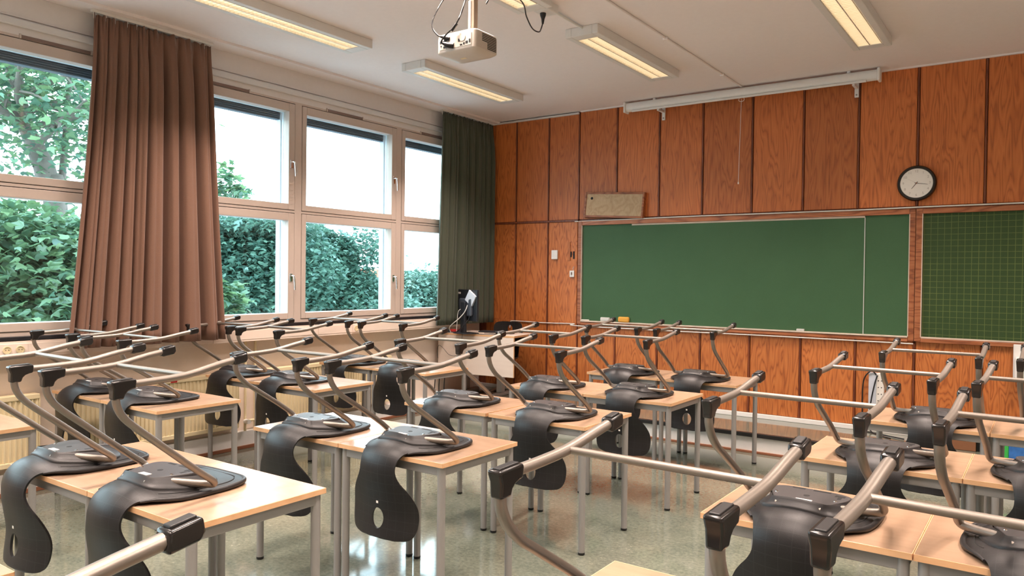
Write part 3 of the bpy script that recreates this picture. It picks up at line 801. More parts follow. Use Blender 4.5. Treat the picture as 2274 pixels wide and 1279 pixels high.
# ------------------------------------------------------------------ school desks
ZT = .72
TW, TD = .668, .575
def desk_proto():
    r = empty('school_desk'); t = .021
    top = MB().box(-TW / 2 + .0015, TW / 2 - .0015, .0015, TD - .0015, ZT - t, ZT).build('desk_top', 'birch', r, bevel=.0025)
    m = MB()
    for bx in ((-TW / 2, -TW / 2 + .0022, 0, TD), (TW / 2 - .0022, TW / 2, 0, TD), (-TW / 2, TW / 2, 0, .0022), (-TW / 2, TW / 2, TD - .0022, TD)):
        m.box(bx[0], bx[1], bx[2], bx[3], ZT - t + .0004, ZT - .0008)
    m.build('edge_band', 'birch_edge', top)
    a0, a1 = ZT - t - .042, ZT - t
    i = .028
    for nm, bx in (('apron_rail', (-TW / 2 + i, TW / 2 - i, i - .012, i + .012)), ('apron_rail', (-TW / 2 + i, TW / 2 - i, TD - i - .012, TD - i + .012)),
                   ('apron_rail', (-TW / 2 + i - .012, -TW / 2 + i + .012, i, TD - i)), ('apron_rail', (TW / 2 - i - .012, TW / 2 - i + .012, i, TD - i))):
        MB().box(bx[0], bx[1], bx[2], bx[3], a0, a1).build(nm, 'desk_leg', r, bevel=.003)
    lm = MB().tube([(0, 0, .012), (0, 0, a1)], .0185, n=18).mesh('leg', 'desk_leg', 50)
    fm = MB().tube([(0, 0, 0), (0, 0, .003), (0, 0, .014)], [.017, .0195, .0195], n=18).mesh('foot', 'rubber_gap_black', 50)
    for sx in (-1, 1):
        for y in (i, TD - i):
            l = link('leg', lm, r, (sx * (TW / 2 - i), y, 0)); link('foot', fm, l)
    return r
desk0 = desk_proto()
ROWS = {  # near edge y, seam x (between the two desks)
 'W4': (4.80, -4.95), 'W3': (3.605, -4.935), 'W2': (2.458, -4.985), 'W1': (1.285, -5.08),
 'A5': (5.83, -2.64), 'A4': (4.70, -2.697), 'A3': (3.64, -2.752), 'A2': (2.535, -2.826), 'A1': (1.40, -2.935), 'A0': (.33, -2.965),
 'R3': (4.90, -.25), 'R2': (3.685, -.282), 'R1': (2.568, -.322), 'R0': (1.40, -.35), 'R9': (.26, -.36)}
ORD = ['first', 'second', 'third', 'fourth', 'fifth', 'sixth']
BLK = {'W': 'window block', 'A': 'middle block', 'R': 'right block'}
def rowword(k):
    b = k[0]; order = {'W': ['W4', 'W3', 'W2', 'W1'], 'A': ['A5', 'A4', 'A3', 'A2', 'A1', 'A0'], 'R': ['R3', 'R2', 'R1', 'R0', 'R9']}[b]
    return ORD[order.index(k)]
skip = {'W1L', 'A0L', 'R9R'}
first = True
for k, (y, xs) in ROWS.items():
    for side in 'LR':
        if k + side in skip: continue
        d = desk0 if first else copy_tree(desk0); first = False
        g = .008 if k == 'A3' else .0012
        d.location = (xs + (-1 if side == 'L' else 1) * (TW / 2 + g), y + (.004 if side == 'R' and k == 'A3' else 0), 0)
        tag(d, 'birch-top school desk, %s of its pair, %s, %s row from the board' % ('left' if side == 'L' else 'right', BLK[k[0]], rowword(k)), 'desk', 'school desks in rows')

# ------------------------------------------------------------------ chairs (modelled upturned: z = 0 is the desk top, +y towards the board)
ROWP = [  # y, z of shell centre line, half width, edge offset towards sitter
 (.588, .010, .040, .000), (.5865, .011, .090, .001), (.580, .013, .132, .002), (.566, .016, .165, .004), (.540, .020, .190, .008), (.50, .025, .205, .014),
 (.45, .030, .211, .021), (.40, .034, .212, .026), (.35, .038, .212, .030), (.30, .042, .207, .034), (.255, .047, .195, .037), (.220, .050, .175, .038),
 (.188, .050, .154, .037), (.158, .044, .137, .033), (.130, .030, .124, .028), (.107, .008, .116, .024), (.092, -.020, .111, .021), (.085, -.052, .108, .018), (.085, -.085, .113, .018),
 (.089, -.12, .132, .022), (.096, -.155, .160, .030), (.103, -.19, .184, .038), (.108, -.225, .200, .046), (.111, -.26, .207, .050), (.109, -.295, .206, .050), (.105, -.325, .200, .048), (.101, -.35, .186, .043), (.098, -.364, .160, .034), (.096, -.372, .115, .018), (.096, -.374, .050, .004)]
def shell_mesh():
    P = catmull([(a, b, 0) for a, b, _, _ in ROWP], 3); Wd = catmull([(c, d, 0) for _, _, c, d in ROWP], 3)
    NS = 21; vs = []; uvs = []; fs = []; L = 0
    for i, p in enumerate(P):
        q = P[min(i + 1, len(P) - 1)] - P[max(i - 1, 0)]
        if i: L += (p - P[i - 1]).length
        t = q.normalized(); nrm = Vector((-t.y, t.x))          # towards the sitter
        if i < 3: nrm = Vector((0, -1))
        # seat: sitter side is -z ; back: sitter side is +y
        if nrm.y > 0 and p.y > -.005: nrm = -nrm
        if p.y < -.005 and nrm.x < 0: nrm = -nrm
        w_, d_ = Wd[i].x, Wd[i].y
        for k in range(NS):
            s = -1 + 2 * k / (NS - 1); ss = math.copysign(abs(s) ** .9, s)
            off = d_ * abs(ss) ** 2.2
            vs.append((w_ * ss, p.x + nrm.x * off, p.y + nrm.y * off)); uvs.append((w_ * ss + .021, L))
    for i in range(len(P) - 1):
        for k in range(NS - 1): fs.append((i * NS + k, i * NS + k + 1, (i + 1) * NS + k + 1, (i + 1) * NS + k))
    me = bpy.data.meshes.new('shell'); me.from_pydata(vs, [], fs); me.update()
    ul = me.uv_layers.new(name='UVMap')
    for lp in me.loops: ul.data[lp.index].uv = uvs[lp.vertex_index]
    me.materials.append(MATS['chair_plastic'])
    o = link('shell_tmp', me)
    sd = o.modifiers.new('s', 'SOLIDIFY'); sd.thickness = .010; sd.offset = 0.0
    cut = MB().tube([(0, -.1, -.290), (0, .3, -.290)], .037, n=32, ref=(1, 0, 0), r2=.047).build('cut_tmp', 'chair_plastic')
    bo = o.modifiers.new('b', 'BOOLEAN'); bo.operation = 'DIFFERENCE'; bo.object = cut; bo.solver = 'EXACT'
    dg = bpy.context.evaluated_depsgraph_get()
    out = bpy.data.meshes.new_from_object(o.evaluated_get(dg))
    bpy.data.objects.remove(o); bpy.data.objects.remove(cut)
    out.name = 'seat_shell'; out.shade_smooth(); out.set_sharp_from_angle(angle=R(55)); return out
_P = catmull([(a, b, 0) for a, b, _, _ in ROWP], 3); _W = catmull([(c, d, 0) for _, _, c, d in ROWP], 3)
def shell_z(x, y):
    best = min(range(3, 50), key=lambda i: abs(_P[i].x - y))
    s = min(1.0, abs(x) / max(.02, _W[best].x))
    return _P[best].y - _W[best].y * s ** 2.2
def plan(n, pts):
    return [Vector(p) for p in catmull([(x, y, 0) for x, y in pts], n)]
def closed(pts, n=4):
    ring = pts + [(-x, y) for x, y in reversed(pts[1:-1])]
    N = len(ring); P = [Vector((x, y, 0)) for x, y in ring]; out = []
    for i in range(N):
        p0, p1, p2, p3 = P[i - 1], P[i], P[(i + 1) % N], P[(i + 2) % N]
        for k in range(n):
            t = k / n
            out.append(0.5 * ((2 * p1) + (p2 - p0) * t + (2 * p0 - 5 * p1 + 4 * p2 - p3) * t * t + (3 * p1 - p0 - 3 * p2 + p3) * t ** 3))
    return out
def chair_proto(H):
    """H: leg height factor"""
    r = empty('stacking_chair')
    link('seat_shell', SHELL, r)
    MB().box(-.006, .006, .1012, .1035, -.222, -.210).build('maker_mark', 'label_white', r)
    # rounded rim bead round the seat
    side = [(w_, y, z - d_ * .95) for (y, z, w_, d_) in ROWP[:14]]
    path = [(-x, y, z) for x, y, z in reversed(side)] + side
    rr = [.004 + .006 * min(1, k / 4) for k in range(len(side))]
    rr = rr + rr[::-1]
    cp = catmull(path, 2); rc = [rr[min(len(rr) - 1, i // 2)] for i in range(len(cp))]
    MB().tube([(p.x, p.y, max(p.z, rc[i] * .9 + .001)) for i, p in enumerate(cp)], rc, n=10, ref=(0, 0, 1)).build('seat_rim', 'chair_plastic', r, smooth=70)
    # groove just inside the rim
    gp = [((w_ - .030) * sx_, y_ - .030 * max(0, (y_ - .46) / .128)) for sx_ in (-1, 1) for (y_, z_, w_, d_) in (ROWP[2:12] if sx_ > 0 else reversed(ROWP[2:12]))]
    gp = catmull([(x_, y_, shell_z(x_, y_) + .0052) for x_, y_ in gp], 2)
    MB().tube([tuple(p) for p in gp], .0019, n=6, ref=(0, 0, 1)).build('seat_groove', 'slot_black', r)
    # moulded pan between rim and mounting plate
    outer = closed([(0, .492), (.085, .486), (.146, .462), (.172, .415), (.175, .36), (.160, .30), (.135, .24), (.105, .205), (.05, .192), (0, .19)], 3)
    inner = closed([(0, .418), (.06, .418), (.115, .405), (.137, .38), (.133, .34), (.115, .29), (.098, .25), (.085, .226), (.045, .215), (0, .213)], 3)
    rings = []
    for t, h in ((0, -.002), (.04, .006), (.12, .010), (.35, .012), (.60, .018), (.82, .026), (.95, .032), (1.0, .033)):
        rg = []
        for a, b in zip(outer, inner):
            x = a.x + (b.x - a.x) * t; y = a.y + (b.y - a.y) * t
            rg.append((x, y, shell_z(x, y) + .004 + h))
        rings.append(rg)
    n = len(outer); m = MB(); vs = [p for rg in rings for p in rg]; fs = []
    for i in range(len(rings) - 1):
        for k in range(n): fs.append((i * n + k, (i + 1) * n + k, (i + 1) * n + (k + 1) % n, i * n + (k + 1) % n))
    m.add(vs, fs); m.build('seat_pan', 'chair_plastic', r, smooth=60)
    zt = .0745
    pl = MB().prism([(p.x * .965, .30 + (p.y - .30) * .965) for p in inner][::-1], zt - .03, zt).build('mounting_plate', 'plate_black', r, bevel=.004)
    MB().cyl((0, .315, zt - .002), (0, .315, zt + .0006), .011, 14).build('plate_hole', 'slot_black', pl)
    for x, y, a, b in ((.03, .397, .03, .007), (-.05, .396, .022, .006), (.096, .372, .016, .010), (.10, .345, .006, .012)):
        MB().box(x - a, x + a, y - b, y + b, zt - .002, zt + .0006).build('plate_slot', 'slot_black', pl)
    for x, y in ((.062, .232), (-.062, .232), (.098, .30), (-.098, .30)):
        MB().tube([(x, y, zt), (x, y, zt + .003), (x, y, zt + .0035)], [.0062, .0055, .002], n=10).build('screw', 'chrome', pl, smooth=40)
    MB().tube([(-.075, .217, .060), (.075, .217, .060)], .0105, n=10, ref=(0, 0, 1)).build('cross_tube', 'tube_steel', r, smooth=60)
    MB().box(-.02, .034, .240, .262, zt, zt + .0012).build('label', 'label_white', r)
    # tubes
    zc, zf = .42 * H, .466 * H
    tm = {}
    for s in (-1, 1):
        X = s * .236
        pth = [(X, .49, zf - .016), (X, .40, zf - .030), (X, .27, zc - .006), (X, .14, zc - .014), (X, .07, zc - .016), (X, .035, zc - .020), (X, .020, zc - .034), (X, .016, zc - .06), (X, .022, zc - .09), (X, .045, zc - .128), (X, .09, zc - .17)]
        za = zc - .17; lo = (.322, .102)
        for k in range(1, 6):
            t = k / 6; pth.append((X - s * .004 * t, .09 + (lo[0] - .09) * t, za + (lo[1] - za) * t))
        pth += [(s * .233, .340, .088), (s * .233, .364, .070), (s * .232, .381, .056), (s * .228, .389, .046), (s * .219, .388, .041), (s * .205, .377, .041), (s * .183, .356, .043), (s * .152, .326, .048), (s * .112, .290, .054)]
        leg = MB().tube(catmull(pth, 3), .0145, n=12, ref=(1, 0, 0), r2=.0125).build('leg', 'tube_steel', r, smooth=60)
        # toe cap at the free end and heel cap round the bend: flat-topped mouldings with a glide pad
        def cap(name, prof, hw, pad, taper=0.0):
            n_ = len(prof); zm = max(z for _, z in prof); hf = lambda z: hw - taper * (zm - z) / .062
            mm = MB().add([(X - hf(z), y, z) for y, z in prof] + [(X + hf(z), y, z) for y, z in prof],
                          [tuple(range(n_)), tuple(reversed(range(n_, 2 * n_)))] + [(i, i + n_, (i + 1) % n_ + n_, (i + 1) % n_) for i in range(n_)])
            me_ = mm.mesh(name, 'cap_black'); bm_ = bmesh.new(); bm_.from_mesh(me_); bmesh.ops.recalc_face_normals(bm_, faces=bm_.faces); bm_.to_mesh(me_); bm_.free()
            me_.shade_smooth(); me_.set_sharp_from_angle(angle=R(50))
            c_ = link(name, me_, leg, None, .0055, 3)
            (y0, z0), (y1, z1) = pad
            P = [(X - .0100, y0, z0), (X + .0100, y0, z0), (X + .0100, y1, z1), (X - .0100, y1, z1)]
            MB().add(P + [(a_, b_, c2 - .010) for a_, b_, c2 in P], [(0, 1, 2, 3), (7, 6, 5, 4), (0, 4, 5, 1), (1, 5, 6, 2), (2, 6, 7, 3), (3, 7, 4, 0)]).build('glide_pad', 'rubber_gap_black', c_, bevel=.002)
        f = lambda y: zf - .016 - (.49 - y) * .155
        cap('toe_cap', [(.456, f(.456) - .014), (.459, f(.459) + .0165), (.512, f(.512) + .0175), (.516, f(.516) - .006), (.509, f(.509) - .017), (.462, f(.462) - .017)], .0185, ((.465, f(.465) + .0210), (.506, f(.506) + .0210)))
        cap('heel_cap', [(-.007, zc - .001), (.074, zc + .003), (.078, zc - .005), (.076, zc - .030), (.064, zc - .032), (.050, zc - .037), (.041, zc - .046), (.036, zc - .062), (.000, zc - .062), (.000, zc - .028), (-.006, zc - .013)], .0190, ((.001, zc + .0025), (.068, zc + .0058)), .0035)
    MB().tube([(-.236, .275, zc - .006), (.236, .275, zc - .006)], .0095, n=10, ref=(0, 0, 1)).build('cross_bar', 'tube_steel', r, smooth=60)
    return r
SHELL = shell_mesh()
chair_a = chair_proto(1.0)
chair_b = chair_proto(1.105)
CH = {
 'W2L': (-5.381, 2.318, 1.9), 'W2R': (-4.731, 2.318, .1), 'A1L': (-3.411, 1.235, -1.0), 'A1R': (-2.729, 1.258, 1.3), 'A2L': (-3.146, 2.330, 1.2), 'A2R': (-2.500, 2.377, -1.1),
 'W3L': (-5.356, 3.448, 5.0), 'W3R': (-4.736, 3.443, -1.7), 'W4L': (-5.281, 4.600, .8), 'W4R': (-4.654, 4.622, 2.5), 'A3L': (-3.103, 3.481, 3.3), 'A3R': (-2.405, 3.495, .9),
 'A4L': (-3.079, 4.500, -1.5), 'A4R': (-2.385, 4.556, -1.0), 'A5L': (-2.977, 5.630, -.5), 'A5R': (-2.339, 5.630, .2), 'R3L': (-.537, 4.756, -.6), 'R3R': (.12, 4.756, -1.0),
 'R2L': (-.622, 3.542, -3.1), 'R2R': (.004, 3.542, -3.8), 'R1L': (-.687, 2.425, -2.3), 'R1R': (-.011, 2.425, -2.7), 'R0L': (-.694, 1.256, -1.7), 'R0R': (-.056, 1.256, -3.5), 'R9L': (-.765, .12, 0.0)}
used = set()
for k, (x, y, a) in CH.items():
    src = chair_b if k[:2] == 'A1' else chair_a
    o = src if src.name not in used else copy_tree(src); used.add(src.name)
    o.location = (x, y, ZT + .0015); o.rotation_euler = (0, 0, R(a))
    tag(o, 'black chair upturned on the %s desk, %s, %s row from the board' % ('left' if k[2] == 'L' else 'right', BLK[k[0]], rowword(k[:2])), 'chair', 'black chairs upturned on the desks')
# the teacher's chair, standing on its feet on the podium
tcz = .178 + .42
t = copy_tree(chair_b)
t.location = (-5.19, 7.44, .178 + .465 + .012); t.rotation_euler = (R(5.1), R(180), R(180))
tag(t, 'black chair standing upright behind the teacher desk by the wooden wall', 'chair')

# ------------------------------------------------------------------ teacher's desk and what is on it
dk = empty('teacher_desk', (-4.775, 6.80, .178), R(7)); tag(dk, 'pale teacher desk with a deep front panel standing on the podium', 'desk')
DW, DD, DH = 1.005, .52, .722
tp = MB().box(-DW, 0, 0, DD, DH - .024, DH).build('desk_top', 'desk_pale', dk, bevel=.003)
MB().box(-DW + .002, .001, -.001, .0015, DH - .023, DH - .001).build('edge_band', 'birch_edge', tp); MB().box(-.0015, .002, 0, DD, DH - .023, DH - .001).build('edge_band', 'birch_edge', tp)
pn = MB().box(-DW + .01, -.006, -.004, .014, .262, DH - .026).build('front_panel', 'desk_pale', dk, bevel=.002)
MB().box(-.0065, -.002, -.003, .0135, .263, DH - .027).build('edge_band', 'birch_edge', pn)
for x in (-.33, -.80):
    cl = MB().box(x - .035, x + .035, .26, .34, .04, DH - .06).build('column', 'desk_leg', dk, bevel=.006)
    MB().box(x - .035, x + .035, .06, .56, .0, .04).build('foot', 'desk_leg', cl, bevel=.01)
MB().box(-.85, -.28, .28, .32, DH - .06, DH - .024).build('beam', 'desk_leg', dk)
MB().box(-.06, .0, .30, .42, DH - .05, DH - .026).build('height_lever', 'cap_black', dk, bevel=.004)
Zd = .178 + DH

mn = empty('monitor', (-5.375, 6.735, Zd), R(-20)); tag(mn, 'dark computer monitor seen from behind in front of the green curtain', 'monitor')
MB().box(-.205, .205, -.012, .016, .145, .50).build('screen_housing', 'monitor_black', mn, bevel=.006)
MB().box(-.13, .13, -.045, -.010, .20, .40).build('rear_bulge', 'monitor_grey', mn, bevel=.015)
st = MB().box(-.045, .045, -.075, -.04, .01, .36).build('stand_column', 'monitor_black', mn, bevel=.008)
MB().box(-.11, .11, -.13, .08, 0, .012).build('stand_foot', 'monitor_black', mn, bevel=.005)
MB().box(-.20, -.145, -.0135, -.0118, .447, .468).build('maker_badge', 'label_white', mn)
cu = bpy.data.curves.new('badge', 'FONT'); cu.body = 'lenovo'; cu.size = .019; cu.align_x = 'CENTER'; cu.align_y = 'CENTER'; cu.extrude = .0003
t_ = bpy.data.objects.new('tmp', cu); COL.objects.link(t_)
me = bpy.data.meshes.new_from_object(t_.evaluated_get(bpy.context.evaluated_depsgraph_get())); bpy.data.objects.remove(t_); me.materials.clear(); me.materials.append(MATS['monitor_grey'])
q = link('badge_lettering', me, mn, (-.1725, -.0142, .4575)); q.rotation_euler = (R(90), 0, 0)
wbx = empty('network_box', (-5.285, 6.672, Zd + .405)); tag(wbx, 'square pale grey network box hung diagonally on the back of the monitor', 'network box')
wbx.rotation_euler = (0, R(32), R(-10))
MB().box(-.068, .068, -.012, .012, -.068, .068).build('box', 'plastic_grey', wbx, bevel=.005)
MB().box(-.012, .012, -.008, .008, -.082, -.066).build('connector', 'red_plastic', wbx)
def cablething(name, pts, r, mat, lab):
    return tag(MB().tube(catmull(pts, 6), r, n=7, ref=(0, 0, 1)).build(name, mat, smooth=60), lab, 'cable')
cablething('network_cable', [(-5.325, 6.662, Zd + .325), (-5.35, 6.645, Zd + .25), (-5.42, 6.625, Zd + .17), (-5.50, 6.615, Zd + .11), (-5.56, 6.63, Zd + .06), (-5.58, 6.68, Zd + .012)], .0055, 'cable_white', 'thick white cable curving from the network box down to the desk')
cablething('monitor_cable', [(-5.42, 6.70, Zd + .28), (-5.475, 6.685, Zd + .25), (-5.49, 6.68, Zd + .10), (-5.495, 6.68, Zd + .012)], .004, 'cable_white', 'thin white cable bent beside the monitor stand')
cablething('video_cable', [(-5.31, 6.665, Zd + .25), (-5.295, 6.655, Zd + .18), (-5.33, 6.645, Zd + .13), (-5.38, 6.64, Zd + .08), (-5.45, 6.65, Zd + .03), (-5.50, 6.66, Zd + .012)], .005, 'cable_black', 'black cable sagging under the monitor to the desk')
cablething('desk_cable', [(-5.30, 6.80, Zd + .005), (-5.25, 6.74, Zd + .005), (-5.14, 6.70, Zd + .005), (-5.04, 6.74, Zd + .005), (-5.02, 6.83, Zd + .005), (-5.12, 6.88, Zd + .005), (-5.25, 6.88, Zd + .005)], .0035, 'cable_black', 'thin cable lying in a loop on the teacher desk')
cablething('hanging_cable', [(-5.40, 6.80, Zd + .006), (-5.42, 6.735, Zd + .006), (-5.43, 6.708, Zd - .01), (-5.445, 6.70, Zd - .14), (-5.50, 6.69, Zd - .25), (-5.60, 6.678, Zd - .25), (-5.68, 6.668, Zd - .18), (-5.74, 6.66, Zd - .15), (-5.765, 6.66, Zd - .22), (-5.75, 6.66, Zd - .30)], .0025, 'cable_black', 'thin dark cable hanging over the front of the teacher desk')
kb = empty('keyboard', (-5.40, 6.965, Zd), R(5)); tag(kb, 'flat black keyboard lying on the teacher desk by the monitor foot', 'keyboard')
kb.location = (-5.24, 7.08, Zd)
MB().box(-.20, .20, -.06, .06, 0, .014).build('base', 'monitor_black', kb, bevel=.005)
for rr_ in range(4): MB().box(-.19, .19, -.052 + rr_ * .027, -.030 + rr_ * .027, .014, .018).build('key_row', 'plate_black', kb, bevel=.003)
ms = empty('mouse', (-4.98, 7.02, Zd)); tag(ms, 'small dark computer mouse on the right half of the teacher desk', 'mouse')
loft(MB(), [[(x, y, z) for x, y in rrect(.03 * s, .05 * s, .02 * s)] for z, s in ((0, .95), (.012, 1), (.024, .85), (.030, .5))]).build('body', 'monitor_black', ms, smooth=60)
MB().cyl((-.003, .03, .026), (.003, .03, .026), .008, 10).build('wheel', 'plate_black', ms)
ex = empty('power_strip', (-5.60, 6.745, Zd), R(10)); tag(ex, 'dark power strip with a red switch at the left end of the teacher desk', 'power strip')
MB().box(-.10, .12, -.025, .025, 0, .035).build('body', 'monitor_grey', ex, bevel=.006); MB().box(-.03, .07, -.028, .020, .012, .040).build('switch', 'red_plastic', ex, bevel=.004)
for i, (x, y) in enumerate(((-5.70, 6.55), (-5.68, 6.60), (-5.62, 6.62))):
    cablething('floor_cable', [(x, y, Zd - .35), (x + .01, y, .45), (x - .01, y + .01, .25), (x + .05, y - .03, .10), (x + .16 + .05 * i, y - .02, .012), (x + .35 + .1 * i, y + .05 * i, .008)], .006, 'cable_black',
               ['leftmost black cable dropping to the floor under the teacher desk', 'middle black cable dropping to the floor under the teacher desk', 'rightmost black cable dropping to the floor under the teacher desk'][i])
cablething('podium_cable', [(-5.62, 6.95, .186), (-5.5, 7.1, .186), (-5.42, 7.3, .186), (-5.2, 7.42, .19), (-4.9, 7.45, .186)], .007, 'cable_black', 'black cable lying on the podium under the teacher desk')

# right-hand side odds and ends
psx = empty('socket_strip', (-1.25, YB - .012, .36)); tag(psx, 'tall white socket strip with black leads low on the board wall', 'socket strip')
MB().box(-.075, -.01, -.04, 0, 0, .36).build('left_channel', 'plastic_grey', psx, bevel=.006); MB().box(-.01, .055, -.045, 0, 0, .36).build('socket_rail', 'label_white', psx, bevel=.006)
for k in range(5):
    for dx in (.008, .034): MB().cyl((dx, -.0445, .05 + k * .06), (dx, -.0465, .05 + k * .06), .005, 8).build('contact', 'slot_black', psx)
cablething('strip_lead', [(-1.26, YB - .05, .70), (-1.30, YB - .07, .735), (-1.36, YB - .06, .66), (-1.375, YB - .05, .50), (-1.37, YB - .05, .30), (-1.36, YB - .06, .19), (-1.20, YB - .15, .186), (-1.0, YB - .25, .186)], .006, 'cable_black', 'outer black lead looping left of the socket strip')
cablething('strip_lead', [(-1.25, YB - .06, .70), (-1.27, YB - .075, .62), (-1.30, YB - .07, .45), (-1.31, YB - .06, .28), (-1.28, YB - .10, .186), (-1.1, YB - .3, .186)], .006, 'cable_black', 'inner black lead hanging straight down the socket strip')
ho = empty('paper_holder', (-.17, YB - .03, .75)); tag(ho, 'white paper dispenser on the wooden wall at the right edge', 'dispenser')
MB().box(-.062, .30, -.02, 0, .0, .29).build('back_plate', 'plastic_white', ho, bevel=.004); MB().box(-.05, .30, -.10, -.018, .01, .19).build('tray', 'plastic_white', ho, bevel=.012)
bx = empty('crate', (-.06, 6.95, .178)); tag(bx, 'green and blue plastic crate on the podium at the right edge', 'crate')
MB().box(-.20, .30, -.16, .18, 0, .012).build('base', 'green_plastic', bx, bevel=.004)
for b_ in ((-.20, -.165, -.16, .18), (.265, .30, -.16, .18)): MB().box(b_[0], b_[1], b_[2], b_[3], .01, .26).build('side', 'green_plastic', bx, bevel=.006)
for b_ in ((-.165, .265, -.165, -.145), (-.165, .265, .16, .18)): MB().box(b_[0], b_[1], b_[2], b_[3], .01, .26).build('printed_side', 'blue_print', bx, bevel=.004)
bg_ = empty('brown_box', (-.56, 7.28, .178)); tag(bg_, 'brown cardboard box on the podium behind the front right desks', 'box')
MB().box(-.14, .10, -.12, .12, 0, .20).build('carton', 'brown_bag', bg_, bevel=.004); MB().box(-.14, .10, -.13, -.11, .17, .22).build('flap', 'brown_bag', bg_, bevel=.002); MB().box(.101, .24, -.10, .12, 0, .22).build('dark_end', 'clock_black', bg_, bevel=.004)

# ------------------------------------------------------------------ outside: ground, house, trees
tag(MB().box(-320, -6.9, -160, 320, -6.3, -6.0).build('ground_outside', 'ground_bounce'), kind='structure')  # out of sight; its pale surface is added to throw daylight indoors
CP = np.array((0, 0, 1.54)); RM = np.array([[0.81604748, 0.5778596, 0.01203273], [0.01765817, -0.00411719, -0.99983561], [-0.57771506, 0.8161258, -0.01356377]])
def far(px, py, dist):
    """a place in the garden, given as a bearing from the classroom and a distance"""
    d = RM.T @ np.array(((px - 1137) / 1684.9, (py - 639.5) / 1684.9, 1.0)); d /= np.hypot(d[0], d[1]); return CP + d * dist
hs = empty('house', tuple(far(832, 640, 180) * (1, 1, 0) + (0, 0, -6.0)), R(20)); tag(hs, 'distant house with a red roof showing between the tree crowns', 'house')
MB().box(-3.4, 3.4, -4, 4, 0, 7.0).build('walls', 'house_wall', hs)
MB().add([(-3.8, -4.4, 6.9), (3.8, -4.4, 6.9), (3.8, 4.4, 6.9), (-3.8, 4.4, 6.9), (-3.8, 0, 9.2), (3.8, 0, 9.2)], [(0, 1, 5, 4), (2, 3, 4, 5), (0, 4, 3), (1, 2, 5), (0, 3, 2, 1)]).build('roof', 'roof_red', hs)
for x in (-1.8, 0.2, 2.0): MB().box(x - .5, x + .5, -4.03, -3.98, 3.9, 5.3).build('window', 'blind_dark', hs)

LEAF = np.array([(0, 0, 0), (.34, .10, .03), (.50, .42, -.02), (.24, .46, .05), (.0, 1.0, -.10), (-.24, .46, .05), (-.50, .42, -.02), (-.34, .10, .03)])
LF = [(0, 1, 2, 3), (0, 3, 4), (0, 4, 5), (0, 5, 6, 7)]
def leaf_cloud(P, size, rng, flat=.55):
    n = len(P); s = size * rng.uniform(.6, 1.25, n)
    nz = np.stack([rng.normal(0, flat, n), rng.normal(0, flat, n), np.ones(n)], 1); nz /= np.linalg.norm(nz, axis=1)[:, None]
    a = rng.uniform(0, 2 * np.pi, n); t = np.stack([np.cos(a), np.sin(a), np.zeros(n) - .35], 1)
    t -= nz * (t * nz).sum(1)[:, None]; t /= np.linalg.norm(t, axis=1)[:, None]; b = np.cross(nz, t)
    V = P[:, None, :] + s[:, None, None] * (LEAF[None, :, 0, None] * b[:, None, :] + LEAF[None, :, 1, None] * t[:, None, :] + LEAF[None, :, 2, None] * nz[:, None, :])
    return V.reshape(-1, 3), (nz, t, b, s)
def cloud_mesh(name, V, mat):
    n = len(V) // 8; me = bpy.data.meshes.new(name)
    idx = np.arange(n)[:, None] * 8
    loops = np.concatenate([idx + np.array(f) for f in LF], 1)       # 4+3+3+4 per leaf
    starts0 = np.array([0, 4, 7, 10]); starts = (np.arange(n)[:, None] * 14 + starts0).ravel(); tot = np.tile([4, 3, 3, 4], n)
    me.vertices.add(len(V)); me.vertices.foreach_set('co', V.ravel())
    me.loops.add(14 * n); me.loops.foreach_set('vertex_index', loops.ravel().astype(np.int32))
    me.polygons.add(4 * n); me.polygons.foreach_set('loop_start', starts.astype(np.int32)); me.polygons.foreach_set('loop_total', tot.astype(np.int32))
    me.update(); me.validate(); me.materials.append(MATS[mat]); return me
def branch_set(rng, base, top, r0, nb, reach, upto=.95, start=.25, via=None):
    """trunk polyline and limbs; returns list of (points, r0, r1)"""
    base, top = np.array(base, float), np.array(top, float); L = []
    mid = (base + top) / 2 + rng.normal(0, .03, 3) * np.linalg.norm(top - base)
    tr = [np.array(p) for p in catmull([base, mid, top] if via is None else [base] + [np.array(v) for v in via] + [top], 6)]; L.append((tr, r0, r0 * .3))
    for k in range(nb):
        t = start + (upto - start) * k / max(1, nb - 1); p = tr[int(t * (len(tr) - 1))]
        a = k * 2.4 + rng.uniform(-.4, .4); ln = reach * (1.05 - .55 * t) * rng.uniform(.8, 1.15)
        d = np.array((math.cos(a), math.sin(a), rng.uniform(.25, .7))); d /= np.linalg.norm(d)
        q = p + d * ln * .5; e = p + d * ln + np.array((0, 0, -.06 * ln)) + rng.normal(0, .08 * ln, 3)
        br = [np.array(x) for x in catmull([p, q, e], 5)]; L.append((br, r0 * (.42 - .2 * t), .02))
        for j in range(4):
            u = .35 + .18 * j; s = br[int(u * (len(br) - 1))]; dd = d + rng.normal(0, .7, 3); dd /= np.linalg.norm(dd)
            tw = [s, s + dd * ln * .22, s + dd * ln * .42 + np.array((0, 0, -.04 * ln))]
            L.append(([np.array(x) for x in catmull(tw, 3)], r0 * .10, .012))
    return L
